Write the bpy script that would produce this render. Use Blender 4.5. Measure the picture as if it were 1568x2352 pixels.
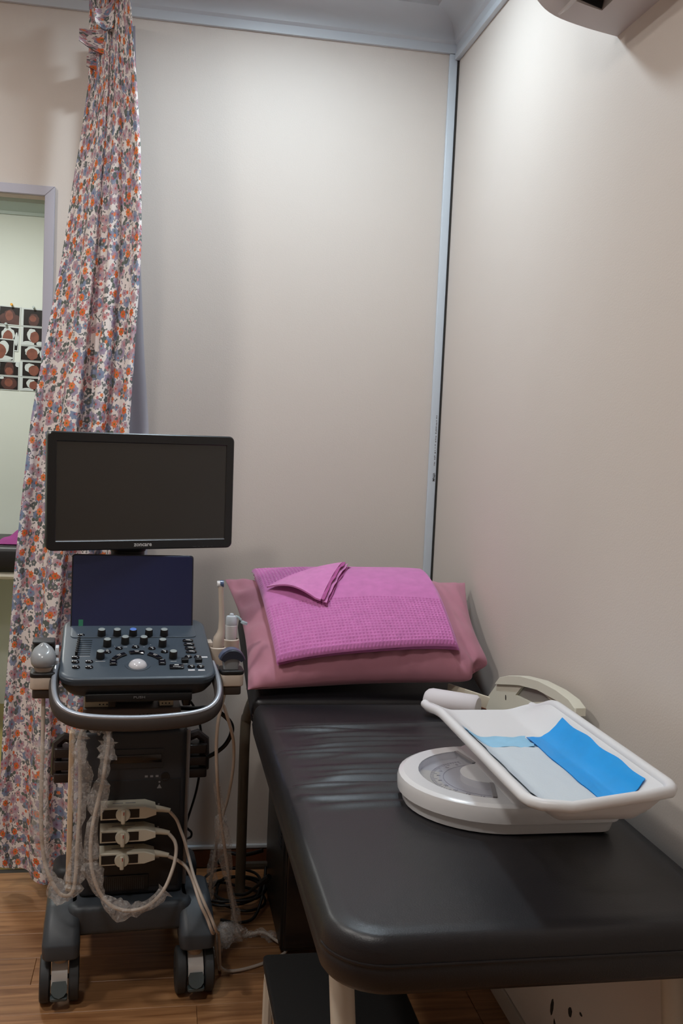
import bpy, bmesh, math, random
from mathutils import Matrix, Vector, noise
from mathutils import geometry as mgeo
PI = math.pi
rad = math.radians
for o in list(bpy.data.objects): bpy.data.objects.remove(o)
S = bpy.context.scene
COL = S.collection

# ------------------------------------------------------------------ camera
W_PX, H_PX = 1568, 2352
CAM_Z = 1.375
yaw, pitch, roll, FPX = 0.179292, -0.074769, 0.045486, 2287.0
cy_, sy_, cp_, sp_ = math.cos(yaw), math.sin(yaw), math.cos(pitch), math.sin(pitch)
fwd = Vector((sy_*cp_, cy_*cp_, sp_)); r0 = Vector((cy_, -sy_, 0)); u0 = r0.cross(fwd)
rgt = r0*math.cos(roll)+u0*math.sin(roll); upv = u0*math.cos(roll)-r0*math.sin(roll)
cam_d = bpy.data.cameras.new('camera'); cam = bpy.data.objects.new('camera', cam_d); COL.objects.link(cam)
mw = Matrix.Identity(4)
for i in range(3):
    mw[i][0], mw[i][1], mw[i][2] = rgt[i], upv[i], -fwd[i]
mw[2][3] = CAM_Z
cam.matrix_world = mw
cam_d.sensor_fit = 'VERTICAL'; cam_d.sensor_height = 36.0; cam_d.sensor_width = 24.0
cam_d.lens = FPX*36.0/H_PX; cam_d.clip_start = 0.05
cam_d.dof.use_dof = False
S.camera = cam

# ------------------------------------------------------------------ world, exposure
wd = bpy.data.worlds.new('world'); S.world = wd; wd.use_nodes = True
wd.node_tree.nodes['Background'].inputs[0].default_value = (.5, .52, .55, 1)
wd.node_tree.nodes['Background'].inputs[1].default_value = 0.1
S.view_settings.view_transform = 'Standard'; S.view_settings.look = 'None'
S.view_settings.gamma = 1.0; S.view_settings.use_curve_mapping = False
S.view_settings.exposure = 0.0

# ceiling lamps of the room: position, watts, tint   (the lamp bodies are built round them below)
LAMPS = [((0.34, 2.44), 13.5, (0.76, 0.90, 1.0), .085, .012), ((-0.50, 0.75), 14.5, (1.0, 0.965, 0.92), .11, 0), ((-1.05, 1.85), 17.5, (1.0, 0.965, 0.92), .11, 0)]
NEXT_LAMP = ((-0.9, 4.1), 19.0, (0.97, 1.0, 0.96))

# ------------------------------------------------------------------ room numbers
D = 3.08          # back wall
XR = 0.862        # right wall
XL, YF = -2.3, -1.7
CEIL = 2.715
CROWN = 2.570
DOOR_X0, DOOR_X1, DOOR_TOP = -1.22, -0.362, 2.036

# ------------------------------------------------------------------ helpers
def lin(c):
    def f(v):
        v /= 255.0
        return v/12.92 if v <= .04045 else ((v+.055)/1.055)**2.4
    return (f(c[0]), f(c[1]), f(c[2]), 1)

MATS = {}
def pmat(name, rgb, rough=.5, metal=0.0, spec=.5, var=0.0, vscale=8.0, bump=0.0, bscale=200.0, coat=0.0, bdetail=3, sheen=0.0):
    m = bpy.data.materials.new(name); m.use_nodes = True
    nt = m.node_tree; b = nt.nodes['Principled BSDF']
    b.inputs['Base Color'].default_value = lin(rgb); b.inputs['Roughness'].default_value = rough
    b.inputs['Metallic'].default_value = metal; b.inputs['Specular IOR Level'].default_value = spec
    b.inputs['Coat Weight'].default_value = coat; b.inputs['Coat Roughness'].default_value = .08
    if sheen: b.inputs['Sheen Weight'].default_value = sheen
    if var or bump:
        tc = nt.nodes.new('ShaderNodeTexCoord')
    if var:
        n = nt.nodes.new('ShaderNodeTexNoise'); n.inputs['Scale'].default_value = vscale; n.inputs['Detail'].default_value = 4
        nt.links.new(tc.outputs['Object'], n.inputs['Vector'])
        r = nt.nodes.new('ShaderNodeValToRGB'); L = lin(rgb)
        r.color_ramp.elements[0].position = .3; r.color_ramp.elements[1].position = .7
        r.color_ramp.elements[0].color = tuple(max(0, c*(1-var)) for c in L[:3])+(1,)
        r.color_ramp.elements[1].color = tuple(min(1, c*(1+var)) for c in L[:3])+(1,)
        nt.links.new(n.outputs['Fac'], r.inputs[0]); nt.links.new(r.outputs[0], b.inputs['Base Color'])
    if bump:
        n = nt.nodes.new('ShaderNodeTexNoise'); n.inputs['Scale'].default_value = bscale; n.inputs['Detail'].default_value = bdetail
        nt.links.new(tc.outputs['Object'], n.inputs['Vector'])
        bp = nt.nodes.new('ShaderNodeBump'); bp.inputs['Strength'].default_value = bump; bp.inputs['Distance'].default_value = .001
        nt.links.new(n.outputs['Fac'], bp.inputs['Height']); nt.links.new(bp.outputs['Normal'], b.inputs['Normal'])
    MATS[name] = m
    return m

class MB:
    def __init__(s): s.v = []; s.f = []; s.m = []; s.uv = {}
    def add(s, verts, faces, mi=0, M=None):
        b = len(s.v)
        for p in verts:
            p = Vector(p)
            s.v.append(M @ p if M is not None else p)
        for f in faces: s.f.append([i+b for i in f]); s.m.append(mi)
        return b
    def loft(s, rings, mi=0, M=None, c0=True, c1=True, cap_mi=None):
        n = len(rings[0]); vs = [p for r in rings for p in r]; fs = []
        for k in range(len(rings)-1):
            for i in range(n):
                j = (i+1) % n
                fs.append([k*n+i, k*n+j, (k+1)*n+j, (k+1)*n+i])
        b = s.add(vs, fs, mi, M)
        if c0: s.f.append([b+i for i in range(n)][::-1]); s.m.append(mi)
        if c1: s.f.append([b+(len(rings)-1)*n+i for i in range(n)]); s.m.append(mi if cap_mi is None else cap_mi)
        return s
    def box(s, c, d, mi=0, M=None, bev=0.0):
        x, y, z = d[0]/2, d[1]/2, d[2]/2
        if bev <= 0:
            vs = [(c[0]+sx*x, c[1]+sy*y, c[2]+sz*z) for sz in (-1, 1) for sy in (-1, 1) for sx in (-1, 1)]
            s.add(vs, [[0,2,3,1],[4,5,7,6],[0,1,5,4],[2,6,7,3],[0,4,6,2],[1,3,7,5]], mi, M)
        else:
            s.loft(rbox_rings(c, d, bev, bev), mi, M)
        return s
    def rbox(s, c, d, R, e, mi=0, M=None, n=5):
        s.loft(rbox_rings(c, d, R, e, n), mi, M); return s
    def tube(s, path, r, n=8, mi=0, M=None, sq=1.0):
        P = [Vector(p) for p in path]; rings = []
        t0 = (P[1]-P[0]).normalized(); a = Vector((0,0,1)) if abs(t0.z) < .9 else Vector((1,0,0))
        nx = t0.cross(a).normalized()
        for i, p in enumerate(P):
            t = (P[min(i+1, len(P)-1)]-P[max(i-1, 0)]).normalized()
            nx = (nx-t*nx.dot(t)).normalized(); ny = t.cross(nx)
            rr_ = r[i] if isinstance(r, (list, tuple)) else r
            rings.append([p+nx*math.cos(2*PI*k/n)*rr_+ny*math.sin(2*PI*k/n)*rr_*sq for k in range(n)])
        s.loft(rings, mi, M); return s
    def lathe(s, prof, n=24, mi=0, M=None, c0=True, c1=True, cap_mi=None):
        rings = [[(r*math.cos(2*PI*k/n), r*math.sin(2*PI*k/n), z) for k in range(n)] for r, z in prof]
        s.loft(rings, mi, M, c0, c1, cap_mi); return s
    def prism(s, outline, z0, z1, mi=0, M=None, bev=0.0):
        # outline: CCW list in xy
        if bev > 0:
            ins = inset(outline, bev)
            rings = [[(x, y, z0) for x, y in ins], [(x, y, z0+bev) for x, y in outline], [(x, y, z1-bev) for x, y in outline], [(x, y, z1) for x, y in ins]]
        else: rings = [[(x, y, z0) for x, y in outline], [(x, y, z1) for x, y in outline]]
        s.loft(rings, mi, M); return s
    def grid(s, nu, nv, fn, mi=0, M=None, uvfn=None, flip=False):
        vs = []; fs = []
        for j in range(nv+1):
            for i in range(nu+1): vs.append(fn(i/nu, j/nv))
        for j in range(nv):
            for i in range(nu):
                a = j*(nu+1)+i; q = [a, a+1, a+nu+2, a+nu+1]
                fs.append(q[::-1] if flip else q)
        b = s.add(vs, fs, mi, M)
        if uvfn:
            for j in range(nv+1):
                for i in range(nu+1): s.uv[b+j*(nu+1)+i] = uvfn(i/nu, j/nv)
        return s
    def build(s, name, mats, parent=None, smooth=35, origin=None):
        me = bpy.data.meshes.new(name)
        vs = [v-Vector(origin) for v in s.v] if origin is not None else s.v
        me.from_pydata([tuple(v) for v in vs], [], s.f)
        if not isinstance(mats, (list, tuple)): mats = [mats]
        for m in mats: me.materials.append(m)
        me.polygons.foreach_set('material_index', s.m)
        if s.uv:
            ul = me.uv_layers.new(name='UVMap')
            for lp in me.loops: ul.data[lp.index].uv = s.uv.get(lp.vertex_index, (0, 0))
        me.validate(); me.update()
        bm = bmesh.new(); bm.from_mesh(me); bmesh.ops.recalc_face_normals(bm, faces=bm.faces); bm.to_mesh(me); bm.free()
        if smooth:
            me.polygons.foreach_set('use_smooth', [True]*len(me.polygons))
            me.set_sharp_from_angle(angle=rad(smooth))
        o = bpy.data.objects.new(name, me); COL.objects.link(o)
        if parent is not None: o.parent = parent
        return o

def rr(w, d, R, n=5, cx=0, cy=0):
    R = min(R, w/2-1e-5, d/2-1e-5); pts = []
    for qx, qy, a0 in ((1,1,0),(-1,1,PI/2),(-1,-1,PI),(1,-1,1.5*PI)):
        for k in range(n+1):
            a = a0+PI/2*k/n
            pts.append((cx+qx*(w/2-R)+R*math.cos(a), cy+qy*(d/2-R)+R*math.sin(a)))
    return pts
def rbox_rings(c, d, R, e, n=4):
    R = max(R, 1e-4); e = min(e, d[2]/2-1e-5, d[0]/2-1e-5, d[1]/2-1e-5); rings = []
    k = 3
    for sgn in (-1, 1):
        for i in range(k+1):
            a = PI/2*i/k if sgn == -1 else PI/2*(k-i)/k
            ins = e*(1-math.sin(a)); z = c[2]+sgn*(d[2]/2-e+e*math.cos(a))
            rings.append([(x, y, z) for x, y in rr(d[0]-2*ins, d[1]-2*ins, max(R-ins, 1e-4), n, c[0], c[1])])
    return rings
def inset(poly, t):
    n = len(poly); out = []
    for i in range(n):
        p0, p1, p2 = Vector(poly[i-1]), Vector(poly[i]), Vector(poly[(i+1) % n])
        e1 = (p1-p0).normalized(); e2 = (p2-p1).normalized()
        n1 = Vector((-e1.y, e1.x)); n2 = Vector((-e2.y, e2.x)); m = (n1+n2)
        m = m.normalized() if m.length > 1e-6 else n1
        k = t/max(.35, m.dot(n1)); q = p1+m*k; out.append((q.x, q.y))
    return out
def spline(pts, k=6):
    P = [Vector(p) for p in pts]; out = []
    for i in range(len(P)-1):
        a, b, c, d = P[max(i-1, 0)], P[i], P[i+1], P[min(i+2, len(P)-1)]
        for j in range(k):
            t = j/k
            out.append(.5*((2*b)+(c-a)*t+(2*a-5*b+4*c-d)*t*t+(3*b-a-3*c+d)*t**3))
    out.append(P[-1]); return out
def T(x=0, y=0, z=0, rx=0, ry=0, rz=0):
    return Matrix.Translation((x, y, z)) @ Matrix.Rotation(rz, 4, 'Z') @ Matrix.Rotation(ry, 4, 'Y') @ Matrix.Rotation(rx, 4, 'X')
def tag(o, label, cat, group=None, kind=None):
    if label: o['label'] = label
    if cat: o['category'] = cat
    if group: o['group'] = group
    if kind: o['kind'] = kind
    return o
def thing(name, label, cat, loc=(0,0,0), rz=0, group=None):
    e = bpy.data.objects.new(name, None); COL.objects.link(e); e.empty_display_size = .05
    e.location = loc; e.rotation_euler = (0, 0, rz)
    return tag(e, label, cat, group)
def struct(name, mb, mat, parent=None, smooth=35):
    o = mb.build(name, mat, parent, smooth)
    if parent is None: o['kind'] = 'structure'
    return o
def text_data(s, size, extrude=.0002, font_x=1.0, bold=0):
    cu = bpy.data.curves.new('text', 'FONT'); cu.body = s; cu.size = size; cu.extrude = extrude; cu.offset = bold
    cu.align_x = 'CENTER'; cu.align_y = 'CENTER'; cu.resolution_u = 2
    o = bpy.data.objects.new('text', cu); COL.objects.link(o); o.scale.x = font_x
    bpy.context.view_layer.update()
    me = bpy.data.meshes.new_from_object(o.evaluated_get(bpy.context.evaluated_depsgraph_get()))
    vs = [(v.co.x*font_x, v.co.y, v.co.z) for v in me.vertices]; fs = [list(p.vertices) for p in me.polygons]
    bpy.data.objects.remove(o); bpy.data.curves.remove(cu); bpy.data.meshes.remove(me)
    return vs, fs
def text_obj(s, size, M, mat, name, parent, **k):
    mb = MB(); v, f = text_data(s, size, **k); mb.add(v, f, 0, M); return mb.build(name, mat, parent, 0)
def sm(t): t = max(0., min(1., t)); return t*t*(3-2*t)
def lerp(a, b, t): return a+(b-a)*t
def interp(tab, z):
    # tab: [(value, z)] with z descending
    for (v0, z0), (v1, z1) in zip(tab, tab[1:]):
        if z <= z0 and z >= z1: return lerp(v0, v1, (z0-z)/max(1e-9, z0-z1))
    return tab[0][0] if z > tab[0][1] else tab[-1][0]

# ------------------------------------------------------------------ materials
wallm = pmat('wall_paint', (217, 207, 198), .55, spec=.3, var=.018, vscale=1.3, bump=.25, bscale=260)
crownm = pmat('white_gloss_paint', (202, 208, 215), .42, bump=.08, bscale=60)
ceilm = pmat('ceiling_paint', (205, 208, 210), .7)
nextwall = pmat('pale_green_paint', (222, 226, 219), .6, spec=.3, var=.02, vscale=2)
nextceil = pmat('olive_ceiling', (150, 140, 70), .7)
framem = pmat('lilac_grey_gloss', (186, 184, 196), .4, bump=.1, bscale=40)
darkgap = pmat('dark_gap', (50, 46, 42), .9)
trimw = pmat('trim_white', (206, 214, 222), .35)
browntrim = pmat('brown_skirting', (92, 52, 32), .45, var=.15, vscale=20)
blackleather = pmat('black_vinyl', (26, 25, 29), .40, spec=.5, bump=.22, bscale=420)
creammetal = pmat('cream_metal', (206, 198, 184), .38)
greymetal = pmat('grey_brown_metal', (128, 120, 106), .42)
whiteplast = pmat('white_plastic', (226, 226, 228), .24, coat=.2)
innerwhite = pmat('white_plastic_inner', (228, 229, 232), .35)
creamplast = pmat('cream_plastic', (212, 208, 192), .4)
greyplast = pmat('grey_translucent', (140, 137, 132), .35)
probecream = pmat('warm_cream_plastic', (200, 186, 172), .42)
probegrey = pmat('grey_rubber_lens', (150, 154, 158), .25, coat=.3)
probeblue = pmat('blue_grey_rubber', (82, 98, 132), .3, coat=.25)
probedark = pmat('dark_navy_rubber', (38, 42, 58), .4)
panelgrey = pmat('slate_console_paint', (66, 76, 86), .36, bump=.12, bscale=900)
bodygrey = pmat('charcoal_plastic', (46, 48, 52), .5, bump=.15, bscale=700)
cabgrey = pmat('cabinet_charcoal', (44, 46, 51), .5, bump=.12, bscale=600)
footgrey = pmat('foot_slate', (60, 66, 73), .45, bump=.12, bscale=600)
blackp = pmat('black_plastic', (20, 20, 21), .42)
blackgloss = pmat('black_gloss', (18, 18, 22), .16, coat=.3)
bezelm = pmat('monitor_bezel', (20, 20, 21), .33)
screenm = pmat('monitor_glass', (44, 42, 39), .09, spec=.55)
touchm = pmat('touch_glass', (22, 26, 58), .06, spec=.8)  # bluish reflection on the dark glass is put into the navy base colour
_b = touchm.node_tree.nodes['Principled BSDF']; _b.inputs['Specular Tint'].default_value = (.42, .52, 1, 1); _b.inputs['IOR'].default_value = 1.9
touchedge = pmat('touch_edge', (36, 38, 46), .3)
silver = pmat('silver_bar', (176, 182, 192), .3, metal=.55)
greyhandle = pmat('handle_grey', (64, 58, 56), .5)
knobtop = pmat('knob_cap', (150, 158, 158), .4)
bluecap = pmat('blue_knob_cap', (98, 134, 216), .4)
ballm = pmat('trackball_white', (205, 203, 208), .2, coat=.4)
legendm = pmat('white_print', (205, 205, 205), .6)
dimlegend = pmat('grey_print', (130, 130, 132), .6)
stickerm = pmat('white_sticker', (222, 222, 226), .6)
greenlabel = pmat('green_sticker', (46, 120, 92), .5)
redm = pmat('red_mark', (170, 60, 44), .5)
cablem = pmat('cream_cable', (196, 184, 172), .45)
blackcable = pmat('black_cable', (16, 15, 15), .45)
rubber = pmat('grey_tyre_rubber', (52, 55, 58), .6)
castwhite = pmat('caster_white', (206, 203, 200), .4)
castcream = pmat('caster_collar', (176, 152, 128), .45)
pedalm = pmat('pedal_green_grey', (74, 84, 86), .5)
pillowm = pmat('dusty_pink_cotton', (182, 124, 140), .85, spec=.15, var=.03, vscale=14, bump=.35, bscale=30, sheen=.2)
blanketm = pmat('pink_waffle', (203, 120, 180), .92, spec=.08, var=.07, vscale=45, bump=.5, bscale=700, sheen=.35)
blanketd = pmat('pink_hem', (176, 92, 148), .92, spec=.08, var=.08, vscale=60, bump=.4, bscale=600)
acm = pmat('aircon_plastic', (206, 201, 200), .45)
acdark = pmat('aircon_slot', (26, 26, 30), .6)
bluepad = pmat('blue_film', (6, 158, 238), .38, var=.05, vscale=20)
paleblue = pmat('pale_blue_paper', (150, 203, 234), .6, var=.08, vscale=25)
paperw = pmat('white_quilt_paper', (206, 216, 224), .8, bump=.4, bscale=240)
printblack = pmat('photo_black', (30, 24, 24), .35)
skinA = pmat('print_skin', (132, 80, 66), .4, var=.25, vscale=30)
skinB = pmat('print_skin_dark', (84, 54, 50), .4, var=.3, vscale=30)
printwhite = pmat('photo_white', (206, 212, 212), .4)
liningm = pmat('white_lining', (196, 196, 206), .8)
pinorange = pmat('pin_orange', (236, 170, 60), .4)
pinclear = pmat('pin_grey', (190, 200, 200), .3)
purplec = pmat('magenta_cloth', (150, 62, 130), .85)
creambr = pmat('cream_bracket', (190, 180, 156), .5)

def film(name, alpha=.2, tint=(235, 232, 230)):
    m = bpy.data.materials.new(name); m.use_nodes = True; nt = m.node_tree; b = nt.nodes['Principled BSDF']
    b.inputs['Base Color'].default_value = lin(tint); b.inputs['Roughness'].default_value = .14
    b.inputs['Specular IOR Level'].default_value = .9
    tc = nt.nodes.new('ShaderNodeTexCoord'); n = nt.nodes.new('ShaderNodeTexNoise'); n.inputs['Scale'].default_value = 95; n.inputs['Detail'].default_value = 3
    n.inputs['Distortion'].default_value = 1.2
    nt.links.new(tc.outputs['Object'], n.inputs['Vector'])
    mr = nt.nodes.new('ShaderNodeMapRange'); mr.inputs['From Min'].default_value = .35; mr.inputs['From Max'].default_value = .75
    mr.inputs['To Min'].default_value = alpha*.35; mr.inputs['To Max'].default_value = min(1, alpha*1.9)
    nt.links.new(n.outputs['Fac'], mr.inputs['Value']); nt.links.new(mr.outputs[0], b.inputs['Alpha'])
    bp = nt.nodes.new('ShaderNodeBump'); bp.inputs['Strength'].default_value = .6; bp.inputs['Distance'].default_value = .003
    nt.links.new(n.outputs['Fac'], bp.inputs['Height']); nt.links.new(bp.outputs[0], b.inputs['Normal'])
    return m
filmm = film('clear_film', .25)
def clearm(name, tint, alpha, rough=.05):
    m = bpy.data.materials.new(name); m.use_nodes = True; b = m.node_tree.nodes['Principled BSDF']
    b.inputs['Base Color'].default_value = lin(tint); b.inputs['Alpha'].default_value = alpha; b.inputs['Roughness'].default_value = rough
    return m
dialcover = clearm('clear_dial_cover', (190, 190, 205), .22)
clearcap = clearm('clear_cap_plastic', (190, 215, 222), .55, .12)

def woodmat():
    m = bpy.data.materials.new('laminate_wood'); m.use_nodes = True; nt = m.node_tree; b = nt.nodes['Principled BSDF']
    tc = nt.nodes.new('ShaderNodeTexCoord'); oi = nt.nodes.new('ShaderNodeObjectInfo')
    ad = nt.nodes.new('ShaderNodeVectorMath'); ad.operation = 'ADD'
    sc = nt.nodes.new('ShaderNodeVectorMath'); sc.operation = 'SCALE'; sc.inputs['Scale'].default_value = 17.0
    cb = nt.nodes.new('ShaderNodeCombineXYZ')
    for i in range(3): nt.links.new(oi.outputs['Random'], cb.inputs[i])
    nt.links.new(cb.outputs[0], sc.inputs[0]); nt.links.new(tc.outputs['Object'], ad.inputs[0]); nt.links.new(sc.outputs[0], ad.inputs[1])
    mp = nt.nodes.new('ShaderNodeMapping'); mp.inputs['Scale'].default_value = (1.3, 17, 1); nt.links.new(ad.outputs[0], mp.inputs[0])
    n = nt.nodes.new('ShaderNodeTexNoise'); n.inputs['Scale'].default_value = 3.2; n.inputs['Detail'].default_value = 6; n.inputs['Distortion'].default_value = .6
    nt.links.new(mp.outputs[0], n.inputs['Vector'])
    r = nt.nodes.new('ShaderNodeValToRGB'); r.color_ramp.elements[0].position = .25; r.color_ramp.elements[1].position = .78
    r.color_ramp.elements[0].color = lin((118, 76, 44)); r.color_ramp.elements[1].color = lin((186, 138, 94))
    nt.links.new(n.outputs['Fac'], r.inputs[0])
    hs = nt.nodes.new('ShaderNodeHueSaturation'); mr = nt.nodes.new('ShaderNodeMapRange'); mr.inputs['To Min'].default_value = .86; mr.inputs['To Max'].default_value = 1.1
    nt.links.new(oi.outputs['Random'], mr.inputs['Value']); nt.links.new(mr.outputs[0], hs.inputs['Value']); nt.links.new(r.outputs[0], hs.inputs['Color'])
    nt.links.new(hs.outputs[0], b.inputs['Base Color']); b.inputs['Roughness'].default_value = .4
    return m
wood = woodmat()

def floralmat():
    m = bpy.data.materials.new('floral_print'); m.use_nodes = True; nt = m.node_tree; b = nt.nodes['Principled BSDF']
    N, Lk = nt.nodes.new, nt.links.new
    uv = N('ShaderNodeUVMap'); uv.uv_map = 'UVMap'
    def math_(op, a, c=None, d=None):
        n = N('ShaderNodeMath'); n.operation = op
        for i, x in enumerate((a, c, d)):
            if x is None: continue
            if isinstance(x, (int, float)): n.inputs[i].default_value = x
            else: Lk(x, n.inputs[i])
        return n.outputs[0]
    cur = None
    def mixc(fac, c1, c2):
        n = N('ShaderNodeMix'); n.data_type = 'RGBA'
        Lk(fac, n.inputs[0])
        for i, x in ((6, c1), (7, c2)):
            if isinstance(x, tuple): n.inputs[i].default_value = x
            else: Lk(x, n.inputs[i])
        return n.outputs[2]
    def layer(scale, off, rnd, petals, rad_, depth, lo, hi, squash=1.0):
        mp = N('ShaderNodeMapping'); mp.inputs['Location'].default_value = (off, off*1.7, 0); Lk(uv.outputs[0], mp.inputs[0])
        v = N('ShaderNodeTexVoronoi'); v.voronoi_dimensions = '2D'; v.inputs['Scale'].default_value = scale; v.inputs['Randomness'].default_value = rnd
        Lk(mp.outputs[0], v.inputs['Vector'])
        sub = N('ShaderNodeVectorMath'); sub.operation = 'SUBTRACT'; Lk(mp.outputs[0], sub.inputs[0]); Lk(v.outputs['Position'], sub.inputs[1])
        sc = N('ShaderNodeVectorMath'); sc.operation = 'SCALE'; sc.inputs['Scale'].default_value = scale; Lk(sub.outputs[0], sc.inputs[0])
        sx = N('ShaderNodeSeparateXYZ'); Lk(sc.outputs[0], sx.inputs[0])
        cs = N('ShaderNodeSeparateColor'); Lk(v.outputs['Color'], cs.inputs[0])
        ang = math_('ARCTAN2', sx.outputs[1], sx.outputs[0])
        r_ = math_('SQRT', math_('ADD', math_('MULTIPLY', sx.outputs[0], sx.outputs[0]), math_('MULTIPLY', sx.outputs[1], sx.outputs[1])))
        ph = math_('MULTIPLY_ADD', cs.outputs[2], 6.283, math_('MULTIPLY', ang, float(petals)))
        edge = math_('MULTIPLY_ADD', math_('COSINE', ph), rad_*depth, rad_*(1-depth))
        inside = math_('LESS_THAN', r_, edge)
        sel = math_('MULTIPLY', math_('GREATER_THAN', cs.outputs[0], lo), math_('LESS_THAN', cs.outputs[0], hi))
        return math_('MULTIPLY', inside, sel), r_, cs.outputs[1]
    def ramp(x, cols):
        r = N('ShaderNodeValToRGB'); r.color_ramp.interpolation = 'CONSTANT'
        while len(r.color_ramp.elements) < len(cols): r.color_ramp.elements.new(.5)
        for i, c in enumerate(cols): r.color_ramp.elements[i].position = i/len(cols); r.color_ramp.elements[i].color = lin(c)
        Lk(x, r.inputs[0]); return r.outputs[0]
    cur = lin((243, 236, 234))
    base = N('ShaderNodeRGB'); base.outputs[0].default_value = cur; cur = base.outputs[0]
    # tiny sprigs and leaves
    f, r_, c = layer(72, .31, .9, 2, .44, .45, .0, .66); cur = mixc(f, cur, ramp(c, [(124, 128, 128), (110, 116, 116), (160, 150, 166), (138, 136, 134)]))
    # muted blossoms, two sizes
    f, r_, c = layer(27, .13, .85, 7, .44, .10, .0, .86); cur = mixc(f, cur, ramp(c, [(190, 170, 182), (152, 162, 186), (198, 178, 186), (174, 162, 184), (142, 156, 182)]))
    f2 = math_('MULTIPLY', f, math_('LESS_THAN', r_, .20)); cur = mixc(f2, cur, ramp(c, [(184, 154, 170), (142, 154, 182), (194, 160, 170), (162, 148, 174), (132, 148, 178)]))
    f2 = math_('MULTIPLY', f, math_('LESS_THAN', r_, .08)); cur = mixc(f2, cur, ramp(c, [(188, 96, 108), (112, 120, 158), (200, 108, 104), (140, 104, 132)]))
    f, r_, c = layer(36, .57, .9, 5, .38, .11, .18, .80); cur = mixc(f, cur, ramp(c, [(190, 166, 178), (116, 122, 122), (104, 112, 112), (204, 160, 164), (150, 158, 180)]))
    f2 = math_('MULTIPLY', f, math_('LESS_THAN', r_, .10)); cur = mixc(f2, cur, ramp(c, [(182, 110, 124), (196, 188, 180), (120, 126, 128), (206, 100, 92)]))
    f, r_, c = layer(50, .77, .95, 5, .27, .16, .15, .68); cur = mixc(f, cur, ramp(c, [(208, 140, 144), (112, 120, 120), (204, 150, 156), (128, 134, 134)]))
    # leaves beside the big blossoms, then the blossoms
    f, r_, c = layer(19, .014, .5, 2, .27, .5, .46, 1.0); cur = mixc(f, cur, lin((108, 118, 112)))
    f, r_, c = layer(19, 0, .5, 7, .22, .13, .46, 1.0); cur = mixc(f, cur, ramp(c, [(234, 126, 76), (230, 116, 70), (238, 136, 86)]))
    f2 = math_('MULTIPLY', f, math_('LESS_THAN', r_, .055)); cur = mixc(f2, cur, lin((132, 132, 74)))
    f, r_, c = layer(34, .91, .85, 5, .20, .16, .64, .86); cur = mixc(f, cur, ramp(c, [(232, 128, 82), (222, 124, 108), (236, 142, 96)]))
    Lk(cur, b.inputs['Base Color']); b.inputs['Roughness'].default_value = .85; b.inputs['Specular IOR Level'].default_value = .15
    n = N('ShaderNodeTexNoise'); n.inputs['Scale'].default_value = 900; Lk(uv.outputs[0], n.inputs['Vector'])
    bp = N('ShaderNodeBump'); bp.inputs['Strength'].default_value = .15; bp.inputs['Distance'].default_value = .001; Lk(n.outputs[0], bp.inputs['Height']); Lk(bp.outputs[0], b.inputs['Normal'])
    return m
floral = floralmat()

# ------------------------------------------------------------------ room shell
mb = MB(); mb.box((-.72, .69, -.031), (XR-XL+.2, D-YF+.22, .04)); floor = struct('floor', mb, darkgap)
PW, PL = .128, 1.22
plank_me = {}
def plank(x0, x1, y0, y1, parent):
    key = (round(x1-x0, 3), round(y1-y0, 3)); cx, cyy = (x0+x1)/2, (y0+y1)/2
    if key not in plank_me:
        m = MB(); w, d = x1-x0-.0008, y1-y0-.0008; b = .0009
        m.loft([[(sx*w/2, sy*d/2, -.010) for sx, sy in ((-1,-1),(1,-1),(1,1),(-1,1))], [(sx*w/2, sy*d/2, -b) for sx, sy in ((-1,-1),(1,-1),(1,1),(-1,1))],
                [(sx*(w/2-b), sy*(d/2-b), 0) for sx, sy in ((-1,-1),(1,-1),(1,1),(-1,1))]])
        o = m.build('plank', wood, parent, 0); plank_me[key] = o.data
    else:
        o = bpy.data.objects.new('plank', plank_me[key]); COL.objects.link(o); o.parent = parent
    o.location = (cx, cyy, 0)
row = 0; y = D
while y > YF:
    y1 = y; y0 = max(y-PW, YF); x = XL-((row*.41) % PL)
    while x < XR-.075:
        a, c = max(x, XL), min(x+PL, XR-.07)
        if c-a > .02: plank(a, c, y0, y1, floor)
        x += PL
    row += 1; y -= PW
y = D
while y > YF:
    plank(XR-.07, XR, max(y-PL, YF), y, floor); y -= PL

mb = MB(); t = .05
mb.box(((XL-t+DOOR_X0)/2, D+t/2, (CEIL-.01)/2), (DOOR_X0-XL+t, t, CEIL+.01))
mb.box(((DOOR_X1+XR+t)/2, D+t/2, (CEIL-.01)/2), (XR+t-DOOR_X1, t, CEIL+.01))
mb.box(((DOOR_X0+DOOR_X1)/2, D+t/2, (DOOR_TOP+CEIL)/2), (DOOR_X1-DOOR_X0, t, CEIL-DOOR_TOP))
struct('wall_back', mb, wallm, smooth=0)
mb = MB(); mb.box((XR+.05, (YF+D)/2, CEIL/2), (.1, D-YF, CEIL)); wr = struct('wall_right', mb, wallm, smooth=0)
mb = MB(); mb.box((XL-.05, (YF+D)/2, CEIL/2), (.1, D-YF, CEIL)); struct('wall_left', mb, wallm, smooth=0)
mb = MB(); mb.box(((XL+XR)/2, YF-.05, CEIL/2), (XR-XL+.2, .1, CEIL)); struct('wall_front', mb, wallm, smooth=0)
mb = MB(); mb.box(((XL+XR)/2, (YF+D)/2, CEIL+.05), (XR-XL+.2, D-YF+.2, .1)); struct('ceiling', mb, ceilm, smooth=0)
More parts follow.
